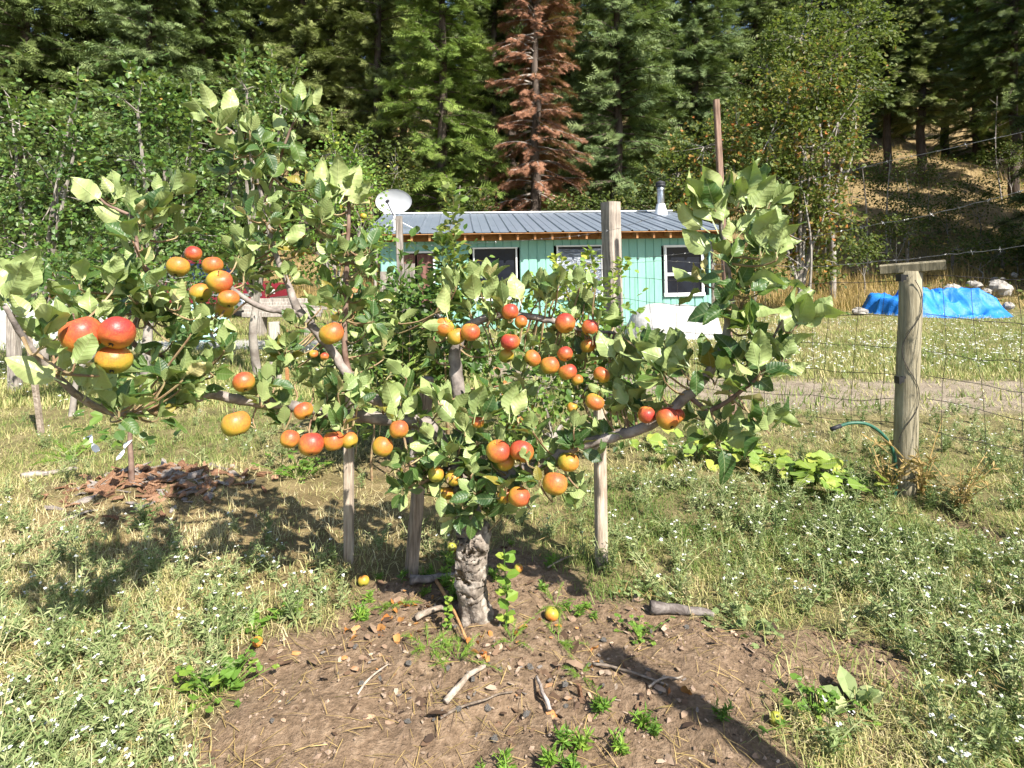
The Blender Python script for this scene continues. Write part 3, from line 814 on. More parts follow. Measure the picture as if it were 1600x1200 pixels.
# ------------------------------------------------------------------ leafy trees and bushes behind
LEAF4_V = np.array([[0, 0, 0], [-.36, .34, .07], [-.30, .70, .04], [0, 1.0, -.08], [.30, .70, .04], [.36, .34, .07], [0, .5, -.02]])
LEAF4_T = np.array([[0, 6, 1], [1, 6, 2], [2, 6, 3], [3, 6, 4], [4, 6, 5], [5, 6, 0]])
LANCE_V = np.array([[0, 0, 0], [-.13, .4, .05], [0, 1.0, -.15], [.13, .4, .05], [0, .45, 0]])
LANCE_T = np.array([[0, 4, 1], [1, 4, 2], [2, 4, 3], [3, 4, 0]])

def leafy_tree(name, label, cat, base, blobs, Y, n_leaves, size, mat_, stems_mat=PALE_BARK, trunk_r=.06, seed=0, shoots=(), tint=(.45, .2), group=None, clump=.55, n_limbs=None, depth=1.0, fork=.35, template=(LEAF4_V, LEAF4_T)):
    """A trunk that forks to the crown's lobes; each lobe is a cloud of leaf clumps with gaps. blobs: centre x, z offsets seen from the front."""
    g = np.random.default_rng(seed + 100)
    base = np.asarray(base, float)
    root = thing(name, label, cat, tuple(base), group)
    C, Rr = [], []
    for (px, py, rx, ry) in blobs:
        Yb = Y + g.uniform(-.4, .4) * depth; C.append(P(px, py, Yb)); Rr.append([rx / F_PX * Yb, (rx + ry) / 2 / F_PX * Yb * .9 * depth, ry / F_PX * Yb])
    C = np.array(C); Rr = np.array(Rr); vol = (Rr[:, 0] * Rr[:, 2]); prob = vol / vol.sum()
    cen = C.mean(0); fk = base + (np.array([cen[0], cen[1], 0]) - [base[0], base[1], 0]) * .3; fk[2] = base[2] + (cen[2] - base[2]) * fork
    A = Acc(); A.add(*tube(spline([[*(base - [0, 0, .15]), trunk_r], [*((base + fk) / 2 + g.normal(0, .04, 3)), trunk_r * .85], [*fk, trunk_r * .7]], 4)[:, :3], np.linspace(trunk_r, trunk_r * .7, 9), 7, seed=seed, wob=.06))
    part('trunk', A, stems_mat, root, True)
    A = Acc()
    cl = []
    ncl = max(8, int(n_leaves / 26)); which = g.choice(len(C), ncl, p=prob)
    dirs = rand_dirs(ncl, -1, 1, g); rad = g.uniform(.35, 1.0, ncl) ** .6
    cl = C[which] + dirs * Rr[which] * rad[:, None]
    for i in range(len(C)):
        mid = (fk + C[i]) / 2 + g.normal(0, .06, 3) * Rr[i].mean() * 2
        A.add(*tube(spline([fk, mid, C[i]], 5), np.linspace(trunk_r * .5, trunk_r * .2, 11), 5, cap=False))
    for i in range(min(ncl, n_limbs or 60)):
        c = C[which[i]]; A.add(*tube([c, (c + cl[i]) / 2 + g.normal(0, .03, 3), cl[i]], [trunk_r * .17, trunk_r * .12, trunk_r * .05], 4, cap=False))
    lf_p, lf_d = [], []
    for i in range(ncl):
        m = int(g.integers(14, 38)); cr = clump * size * 6 * g.uniform(.6, 1.4)
        q = g.normal(0, 1, (m, 3)) * cr * np.array([.55, .55, .45]); lf_p.append(cl[i] + q)
        lf_d.append(norm(q) * .7 + dirs[i] * .5 + g.normal(0, .45, (m, 3)) + [0, 0, -.15])
    sh_p, sh_d = [], []
    for sh in shoots:     # upright shoots: rows of pixels (px, py) from bottom to top
        pts = spline([P(px, py, Y) for (px, py) in sh], 8)
        A.add(*tube(pts, np.linspace(trunk_r * .10, trunk_r * .04, len(pts)), 4, cap=False))
        Lg = np.linalg.norm(np.diff(pts, axis=0), axis=1).sum(); m = int(Lg / size * 9)
        tt = g.uniform(0.1, 1, m); idx = np.linspace(0, 1, len(pts))
        pos = np.stack([np.interp(tt, idx, pts[:, k]) for k in range(3)], -1); hz = rand_dirs(m, -.1, .5, g)
        sh_p.append(pos + hz * size * g.uniform(.1, .9, (m, 1))); sh_d.append(hz + [0, 0, .3])
    part('limbs', A, stems_mat, root)
    p = np.concatenate(lf_p + sh_p); d = np.concatenate(lf_d + sh_d); N = len(p)
    r = np.clip(g.normal(tint[0], tint[1], N) + .25 * (vnoise(p[:, 0] * 2.5 / size * .06, p[:, 2] * 2.5 / size * .06, seed) - .5), 0, 1)
    nsh = sum(len(q) for q in sh_p); r[N - nsh:] = np.clip(r[N - nsh:] + .25, 0, .93)
    nrm = np.array([0, -.25, 1.0]) + g.normal(0, .6, (N, 3))
    A = Acc(); scatter(A, template[0], template[1], frames(d, nrm), size * g.uniform(.6, 1.25, N), p, r)
    part('crown', A, mat_, root, kind='stuff')
    return root

def base_at(px, Y):
    x = (px - 800) / F_PX * Y; return np.array([x, Y, float(gz(x, Y))])

LT = 'leafy trees behind the apple tree'
leafy_tree('leafy_bush', 'green bush hiding most of the red car', 'bush', base_at(335, 9.5), [(300, 450, 40, 30), (345, 455, 32, 26), (265, 445, 40, 34)], 9.5, 1300, .06, SMALL_LEAF, seed=15, trunk_r=.03, group='bushes behind the apple tree')
leafy_tree('leafy_tree', 'small-leaved green tree filling the left picture edge', 'tree', base_at(60, 6.6), [(20, 190, 70, 70), (110, 180, 45, 55), (20, 270, 70, 90), (90, 300, 80, 90), (60, 400, 90, 70), (140, 390, 70, 70), (10, 370, 50, 80), (120, 220, 45, 60)], 6.6, 5200, .062, SMALL_LEAF, seed=1, group=LT, shoots=[[(110, 250), (118, 180), (122, 105)], [(40, 260), (30, 190), (25, 150)]])
leafy_tree('leafy_tree', 'small-leaved green tree with slim upright shoots, second from left', 'tree', base_at(225, 6.2), [(215, 175, 45, 60), (265, 190, 45, 60), (210, 250, 60, 70), (260, 300, 80, 80), (230, 370, 90, 70), (300, 370, 60, 60), (300, 230, 40, 70)], 6.2, 4600, .060, SMALL_LEAF, seed=2, group=LT, shoots=[[(215, 230), (210, 160), (203, 95)], [(265, 240), (258, 170), (247, 112)], [(290, 260), (300, 190), (298, 130)], [(230, 220), (240, 165), (220, 120)]])
leafy_tree('leafy_tree', 'leafy green tree behind the tallest apple shoots', 'tree', base_at(405, 7.2), [(385, 140, 32, 60), (440, 160, 30, 55), (380, 220, 45, 60), (360, 290, 60, 70), (430, 270, 60, 60), (400, 370, 70, 60), (340, 400, 60, 50)], 7.2, 4200, .062, SMALL_LEAF, seed=3, group=LT, shoots=[[(385, 190), (383, 130), (382, 75)], [(440, 240), (450, 160), (470, 88)], [(425, 230), (430, 160), (424, 72)], [(410, 230), (412, 160), (416, 110)]])
leafy_tree('leafy_tree', 'yellow-green young tree left of the satellite dish', 'tree', base_at(520, 8.4), [(520, 240, 40, 45), (545, 300, 55, 60), (500, 330, 45, 50), (560, 370, 50, 50), (500, 400, 45, 40)], 8.4, 3000, .06, BRIGHT_LEAF, seed=4, group=LT, tint=(.4, .22), shoots=[[(525, 250), (520, 205), (518, 170)], [(545, 260), (560, 220), (578, 205)]])
leafy_tree('leafy_bush', 'dense green bush low at the left edge behind the near apples', 'bush', base_at(110, 5.2), [(90, 440, 60, 40), (170, 430, 50, 45), (250, 440, 50, 40)], 5.2, 1800, .055, SMALL_LEAF, seed=5, trunk_r=.03, group='bushes behind the apple tree')
leafy_tree('leafy_bush', 'dark leafy bush between the stakes and the shed curtain', 'bush', base_at(640, 4.0), [(600, 520, 60, 50), (660, 480, 50, 50), (690, 540, 50, 60), (640, 570, 60, 50), (570, 560, 40, 50), (740, 540, 40, 40)], 4.0, 2300, .055, SMALL_LEAF, seed=6, trunk_r=.03, tint=(.35, .2), group='bushes behind the apple tree')
leafy_tree('young_fruit_tree', 'slim young tree whose leafy leader crosses the shed roof', 'tree', base_at(700, 3.6), [(700, 430, 32, 36), (690, 480, 42, 30)], 3.6, 260, .055, SMALL_LEAF, stems_mat=YOUNG_TWIG, seed=7, trunk_r=.016, tint=(.6, .2),
           shoots=[[(700, 520), (704, 450), (700, 380), (708, 330), (706, 285)], [(700, 500), (690, 430), (694, 372)], [(702, 500), (712, 420), (704, 350)]])
leafy_tree('leafy_bush', 'light green bush growing around the square fence post', 'bush', base_at(915, 4.1), [(905, 470, 50, 40), (880, 430, 20, 24), (930, 420, 22, 30), (960, 500, 45, 36), (850, 500, 40, 36)], 4.1, 620, .05, BRIGHT_LEAF, stems_mat=YOUNG_TWIG, seed=8, trunk_r=.018, tint=(.62, .2), clump=.35, group='bushes behind the apple tree',
           shoots=[[(905, 480), (920, 430), (925, 395)], [(890, 470), (880, 430), (868, 400)], [(940, 470), (965, 430), (975, 405)], [(880, 480), (850, 450), (838, 430)]])
leafy_tree('leafy_bush', 'green bush seen below the upper apples right of the trunk', 'bush', base_at(850, 3.9), [(840, 610, 60, 50), (900, 590, 50, 60), (950, 560, 50, 50), (800, 640, 40, 40), (980, 620, 40, 40)], 3.9, 1500, .05, SMALL_LEAF, seed=9, trunk_r=.025, tint=(.55, .2), group='bushes behind the apple tree')
# tall plants with long narrow leaves among the bushes
for i, (px, top, Y, lb) in enumerate([(626, 395, 3.5, 'tall narrow-leaved shoot in front of the weathered board'), (585, 440, 3.6, 'narrow-leaved shoot left of the weathered board'), (548, 470, 3.7, 'narrow-leaved shoot beside the upright apple stem'), (655, 455, 3.7, 'narrow-leaved shoot below the brown curtain')]):
    leafy_tree('tall_weed', lb, 'plant', base_at(px, Y), [(px, top + 90, 12, 50)], Y, 40, .10, SMALL_LEAF, stems_mat=YOUNG_TWIG, seed=20 + i, trunk_r=.01, tint=(.55, .12), group='narrow-leaved shoots behind the apple tree', template=(LANCE_V, LANCE_T),
               shoots=[[(px, top + 260), (px + 3, top + 130), (px, top)], [(px + 8, top + 240), (px + 14, top + 150), (px + 10, top + 60)]])
# turning trees right of the shed
TT = 'leafy trees right of the shed'
leafy_tree('deciduous_tree', 'many-stemmed leafy tree with orange tips right of the shed', 'tree', base_at(1250, 17.5), [(1230, 150, 60, 60), (1280, 120, 60, 50), (1200, 220, 60, 60), (1270, 230, 70, 70), (1310, 190, 40, 60), (1240, 320, 60, 60), (1290, 330, 45, 50), (1270, 400, 40, 45), (1190, 290, 50, 50)], 17.5, 8500, .13, AUTUMN_LEAF, seed=10, trunk_r=.12, tint=(.5, .22), group=TT, clump=.45, fork=.15, shoots=[[(1235, 450), (1240, 300), (1245, 120)], [(1250, 450), (1290, 250), (1310, 110)], [(1255, 450), (1300, 330), (1335, 190)]])
leafy_tree('deciduous_tree', 'tall yellow-green leafy tree reaching the top picture edge', 'tree', base_at(1300, 21), [(1300, 90, 70, 50), (1250, 60, 60, 50), (1340, 130, 40, 60), (1200, 110, 50, 50), (1340, 40, 60, 50)], 21, 6500, .14, AUTUMN_LEAF, seed=11, trunk_r=.13, tint=(.42, .16), group=TT, clump=.45, shoots=[[(1290, 400), (1295, 200), (1300, 30)]])
leafy_tree('deciduous_tree', 'rusty tinged leafy tree between the stove pipe and tall pole', 'tree', base_at(1110, 19), [(1100, 230, 60, 50), (1060, 270, 50, 50), (1150, 200, 50, 50), (1090, 310, 60, 40), (1150, 290, 40, 50)], 19, 4800, .13, AUTUMN_LEAF, seed=12, trunk_r=.10, tint=(.5, .26), group=TT, clump=.45)
leafy_tree('deciduous_tree', 'dull green scrubby tree between dish and bright green fir', 'tree', base_at(590, 20), [(580, 290, 40, 40), (620, 270, 30, 40), (560, 240, 30, 40)], 20, 1800, .12, SCRUB_LEAF, seed=13, trunk_r=.06, tint=(.5, .2), group=TT)
for i, (px, py, rx, ry, Y, lb) in enumerate([
        (1530, 390, 70, 22, 23, 'low dark green bush behind the blue tarp rocks'), (1420, 330, 40, 40, 27, 'bush on the shaded slope above the far fence posts'),
        (1350, 390, 40, 26, 22, 'yellowish bush at the foot of the dry slope'), (1480, 330, 50, 30, 30, 'dull bush high on the shaded right slope'),
        (1590, 380, 40, 26, 24, 'low green bush at the right picture edge'), (1000, 325, 60, 20, 19.5, 'scrub bush directly behind the shed roof'),
        (900, 325, 40, 20, 20, 'scrub bush behind the roof beside the red tree'), (740, 322, 40, 18, 20, 'bright scrub just over the roof below the green fir'),
        (1180, 420, 30, 30, 16.5, 'scrub at the right end of the shed'), (1390, 290, 34, 40, 28, 'small sparse tree crown on the shaded slope'), (1450, 270, 40, 26, 33, 'brown-green scrub under the wire on the upper right slope'), (1530, 300, 44, 26, 31, 'scrub patch in the middle of the right slope'), (1580, 250, 36, 24, 36, 'scrub near the right edge under the dark firs'), (1400, 360, 44, 22, 24, 'scrub above the leftmost far fence post'), (1330, 250, 26, 36, 27, 'sparse bush at the right of the turning tree')]):
    leafy_tree('hillside_bush', lb, 'bush', base_at(px, Y), [(px - rx * .5, py, rx * .55, ry), (px + rx * .5, py + 4, rx * .55, ry), (px, py - ry * .4, rx * .5, ry * .8)], Y, 1100, .11, SCRUB_LEAF, seed=40 + i, trunk_r=.03, tint=(.45, .22), group='bushes on the hillside', clump=.5)
# bare pale saplings on the slope
for i, (px, y0, y1, Y, lb) in enumerate([(1355, 385, 250, 25, 'thin pale sapling left on the shaded slope'), (1385, 330, 240, 27, 'thin pale sapling with a kinked stem on the slope'), (1409, 345, 270, 28, 'short pale sapling on the slope'), (1566, 275, 150, 36, 'pale bare trunk under the sunlit fir'),
                                         (1262, 455, 300, 17, 'grey bare stem leaning right at the turning tree'), (722, 332, 290, 19, 'bare grey sapling behind the roof')]):
    A = Acc(); b = P(px, y0, Y); b[2] = gz(b[0], Y) - .1; tp = P(px + rng.uniform(-12, 12), y1, Y)
    A.add(*tube(spline([b, (b + tp) / 2 + rng.normal(0, .15, 3), tp], 5), np.linspace(.05, .015, 11), 5))
    for k in range(5):
        f = rng.uniform(.4, .95); q = b + (tp - b) * f; A.add(*tube([q, q + rand_dirs(1, .1, .8)[0] * rng.uniform(.3, .9)], [.016, .005], 3, cap=False))
    solo('bare_sapling', A, PALE_BARK, lb, 'sapling', loc=b, group='bare saplings on the slope')

# ------------------------------------------------------------------ the espalier apple tree
def hero_leaf(seed, rows=11, cols=5):
    """An apple leaf: petiole, toothed oval blade folded along the midrib and curled. Length 1 along +Y, face +Z."""
    g = np.random.default_rng(seed)
    fold, curl, wav, asp = g.uniform(.05, .38), g.uniform(-.10, .60), g.uniform(.03, .09), g.uniform(.21, .265)
    V, L = [], []; pet = .24
    ts = np.linspace(0, 1, rows)
    for i, t in enumerate(ts):
        w = asp * (math.sin(math.pi * min(1, t * .97 + .015) ** .86) ** .75)
        for j in range(cols):
            u = -1 + 2 * j / (cols - 1)
            tooth = 1 + (.05 if (i % 2) else -.03) * (abs(u) == 1)
            y = pet + (1 - pet) * t
            z = fold * abs(u) * w / asp * .5 - curl * (t ** 2) * .6 + wav * math.sin(t * 9 + u * 2 + seed) * abs(u)
            V.append([u * w * tooth, y - abs(u) * .02, z]); L.append([u * w / asp, t])
    Q = [[i * cols + j, i * cols + j + 1, (i + 1) * cols + j + 1, (i + 1) * cols + j] for i in range(rows - 1) for j in range(cols - 1)]
    k = len(V); c = cols // 2
    V += [[-.012, 0, -.02], [.012, 0, -.02], [-.012, pet + .04, .002], [.012, pet + .04, .002]]; L += [[0, 0]] * 4
    Q.append([k, k + 1, k + 3, k + 2])
    return np.array(V), np.array(Q), np.array(L)
HERO = [hero_leaf(s) for s in range(8)]
LITE = [hero_leaf(s + 20, 6, 3) for s in range(4)]

limbs = {   # (px, py, distance, radius)
    'trunk': [(748, 1000, 2.13, .050), (745, 965, 2.13, .047), (738, 925, 2.13, .050), (740, 890, 2.13, .056), (738, 860, 2.13, .054), (742, 838, 2.13, .062), (732, 812, 2.14, .044), (720, 765, 2.15, .038), (706, 725, 2.16, .034)],
    'right_limb': [(722, 790, 2.14, .034), (770, 755, 2.10, .028), (850, 722, 2.06, .024), (905, 696, 2.03, .021), (965, 680, 2.0, .019), (1022, 660, 1.96, .018), (1075, 618, 1.92, .018), (1110, 578, 1.89, .015), (1132, 530, 1.86, .013), (1142, 470, 1.83, .010), (1135, 400, 1.80, .008), (1125, 345, 1.78, .006), (1130, 300, 1.77, .004)],
    'left_limb': [(706, 725, 2.16, .034), (668, 664, 2.16, .030), (600, 655, 2.14, .024), (530, 648, 2.12, .021), (455, 634, 2.09, .019), (380, 625, 2.05, .018), (322, 617, 2.0, .016), (250, 640, 1.85, .012), (180, 645, 1.62, .010), (125, 620, 1.50, .009), (75, 575, 1.42, .008), (35, 525, 1.36, .007), (8, 478, 1.32, .005)],
    'upper_left_limb': [(668, 664, 2.16, .026), (600, 632, 2.17, .022), (560, 608, 2.18, .020), (532, 568, 2.19, .018), (498, 522, 2.19, .017), (468, 486, 2.18, .017), (448, 440, 2.17, .012), (428, 390, 2.16, .011), (412, 320, 2.14, .009), (398, 260, 2.12, .007), (372, 215, 2.10, .006), (340, 190, 2.09, .004)],
    'middle_leader': [(706, 725, 2.16, .030), (722, 690, 2.18, .027), (718, 620, 2.20, .026), (712, 550, 2.22, .024), (735, 508, 2.22, .018), (790, 492, 2.20, .014), (850, 499, 2.18, .013), (905, 515, 2.16, .009), (960, 520, 2.12, .006)],
    'side_branch': [(468, 486, 2.18, .013), (440, 487, 2.14, .011), (395, 474, 2.08, .010), (350, 440, 2.02, .007), (325, 415, 1.98, .005)],
    'upright_stem': [(560, 608, 2.18, .012), (540, 560, 2.20, .011), (540, 470, 2.22, .011), (542, 400, 2.23, .010), (545, 330, 2.23, .007), (538, 280, 2.23, .005)],
    'left_upright': [(322, 617, 2.0, .012), (255, 562, 1.92, .011), (205, 530, 1.88, .009), (230, 470, 1.86, .009), (235, 435, 1.86, .009), (214, 395, 1.87, .007), (212, 345, 1.88, .006), (165, 318, 1.88, .004), (140, 290, 1.88, .003)],
    'top_shoot': [(412, 320, 2.14, .006), (440, 240, 2.13, .005), (455, 200, 2.12, .004), (474, 165, 2.12, .003)],
    'leader_left': [(712, 550, 2.22, .014), (700, 510, 2.22, .010), (680, 490, 2.2, .006)],
    'right_lower': [(1075, 618, 1.92, .009), (1110, 640, 1.88, .008), (1160, 610, 1.82, .006), (1200, 575, 1.76, .004), (1230, 562, 1.73, .003)],
    'right_side': [(1132, 530, 1.86, .008), (1170, 560, 1.82, .006), (1200, 540, 1.78, .005), (1222, 500, 1.75, .003)],
}
apple_root_pos = on_ground(742, 978)
tree = thing('apple_tree', 'low espalier apple tree with a gnarled trunk, full of red-yellow fruit', 'tree', tuple(apple_root_pos))
limb_pts = []
for nm, rows in limbs.items():
    q = [[*P(a, b, c), r] for a, b, c, r in rows]
    if nm == 'trunk': q[0][2] = apple_root_pos[2] - .06
    s = spline(q, 6); A = Acc()
    wob = .03 if nm == 'trunk' else .07
    if nm == 'trunk': s = spline(q, 14)
    jit = rng.normal(0, 1, (len(s), 3)) * s[:, 3:4] * (.10 if nm != 'trunk' else .02)
    V, T, Q = tube(s[:, :3] + jit, s[:, 3], 28 if nm == 'trunk' else 8, wob=wob, seed=len(nm))
    if nm == 'trunk':    # burrs, ridges and the scar collar of an old graft
        ax_ = np.stack([np.interp(V[:, 2], s[:, 2], s[:, k]) for k in (0, 1)], -1); off = V[:, :2] - ax_; an = np.arctan2(off[:, 1], off[:, 0]); zz = V[:, 2]
        k1 = fbm(np.cos(an) * 1.3 + zz * 9 + 5, np.sin(an) * 1.3 + zz * 4, 3, 4) - .5; k2 = fbm(np.cos(an) * 3 + zz * 26, np.sin(an) * 3 - zz * 14, 8, 3) - .5
        flare = .35 * np.exp(-np.maximum(0, zz - apple_root_pos[2]) / .035)
        V[:, :2] = ax_ + off * (1 + .75 * k1 + .32 * k2 + flare * (.6 + .8 * np.cos(an * 3 + 1) ** 2))[:, None]
    A.add(V, T, Q)
    part('trunk' if nm == 'trunk' else 'limb', A, BARK if nm == 'trunk' else LIMB_BARK if s[:, 3].max() > .0125 else TWIG, tree, True)
    limb_pts.append(s[:, :3])
limb_pts = np.concatenate(limb_pts)

# photo pixel, distance, diameter in pixels, redness 0..1, how to find it
apples = [
    (127, 523, 1.38, 59, .55, 'left one of the two largest apples near the left edge'), (183, 520, 1.40, 54, .78, 'deep red right one of the two largest apples, blossom end showing'), (178, 562, 1.42, 50, .30, 'yellow apple under the two largest ones near the left edge'),
    (278, 417, 1.95, 35, .25, 'yellow apple at the left of the upper left bunch'), (302, 396, 2.0, 25, .70, 'small red apple at the top of the upper left bunch'), (332, 415, 2.03, 31, .42, 'orange apple behind the biggest one of the upper left bunch'), (343, 440, 1.93, 39, .45, 'biggest apple of the upper left bunch, showing its stem hollow'),
    (313, 458, 1.98, 33, .22, 'yellow-green apple at the lower left of the upper left bunch'), (357, 467, 1.93, 32, .42, 'orange apple at the lower right of the upper left bunch'), (350, 483, 1.99, 30, .05, 'green shaded apple at the bottom of the upper left bunch'),
    (518, 521, 2.12, 37, .42, 'single orange apple on the upright dark stem'), (381, 597, 2.02, 33, .50, 'half hidden apple above the left horizontal limb'), (369, 662, 1.99, 43, .25, 'single yellow apple hanging below the left horizontal limb'),
    (474, 642, 2.05, 30, .50, 'shaded apple above the row of four below the left limb'), (453, 686, 2.05, 29, .50, 'leftmost apple of the row of four, cut by a leaf'), (486, 694, 2.01, 39, .66, 'largest red apple of the row of four below the left limb'), (521, 689, 2.05, 33, .42, 'apple right of the largest in the row of four'), (546, 688, 2.07, 27, .30, 'yellow apple at the right end of the row of four'),
    (490, 553, 2.1, 14, .35, 'tiny unripe apple left of its twin above the left limb'), (507, 557, 2.1, 13, .65, 'tiny reddish apple right of its twin above the left limb'),
    (623, 671, 2.03, 31, .46, 'orange apple left of the trunk, upper of two'), (598, 698, 2.04, 34, .28, 'yellow-red apple left of the trunk, lower of two'),
    (694, 511, 2.16, 31, .25, 'yellow apple with a leaf shadow on top of the middle leader'), (713, 526, 2.14, 29, .22, 'yellow-green apple between two others on the middle leader'), (735, 519, 2.12, 30, .50, 'orange apple with visible blossom end above the middle leader'),
    (797, 487, 2.12, 27, .68, 'red apple at the top centre above a smaller one'), (814, 503, 2.12, 21, .50, 'small orange apple below the red one at top centre'), (797, 534, 2.12, 31, .70, 'red apple with blossom end over a leaf at the centre'), (791, 556, 2.16, 25, .10, 'dark green shaded apple below the red centre one'),
    (883, 505, 2.09, 32, .70, 'red apple with a clear blossom end in the upper right bunch'), (922, 512, 2.07, 29, .60, 'orange-red apple at the top right of the upper right bunch'), (919, 540, 2.1, 24, .45, 'half hidden apple right in the upper right bunch'), (883, 553, 2.07, 26, .70, 'red round apple in the middle of the right bunch'), (832, 560, 2.1, 27, .42, 'orange apple at the left of the right bunch, dry leaf above it'),
    (859, 571, 2.07, 30, .45, 'orange apple between two others at the bottom of the right bunch'), (887, 581, 2.05, 28, .66, 'red apple at the bottom of the right bunch'), (902, 594, 2.08, 19, .35, 'small apple tucked behind the bottom red one'), (940, 586, 2.04, 27, .45, 'orange apple half covered by a leaf right of the bunch'), (929, 628, 2.0, 29, .38, 'apple under a big leaf just above the right stake'), (894, 637, 2.06, 18, .12, 'small greenish apple left of the right stake top'),
    (747, 660, 2.06, 20, .40, 'small apple between leaves right above the trunk'), (778, 705, 2.0, 38, .58, 'left apple of the red pair in front of the trunk'), (815, 705, 2.0, 37, .62, 'right apple of the red pair in front of the trunk'), (790, 722, 2.05, 30, .15, 'yellow-green apple tucked behind the red pair'),
    (681, 741, 2.08, 25, .12, 'greenish apple deep in the shade left of the trunk'), (708, 747, 2.08, 27, .05, 'dark green apple in the shade beside the trunk'), (697, 771, 2.1, 24, .08, 'green apple lowest in the shade left of the trunk'), (811, 776, 1.99, 35, .52, 'lowest orange apple right of the trunk'), (789, 776, 2.05, 27, .40, 'shaded apple behind the lowest orange one'), (867, 756, 1.98, 39, .40, 'apple half red half yellow lowest under the right limb'), (888, 722, 2.02, 33, .20, 'shaded dull apple just beneath the right limb'),
    (1010, 648, 1.94, 28, .68, 'red apple left of the pair hanging on the right limb'), (1043, 654, 1.90, 37, .66, 'large red apple crossed by the right limb'), (1057, 650, 1.95, 27, .60, 'apple peeking out behind the large red one on the right limb'),
]
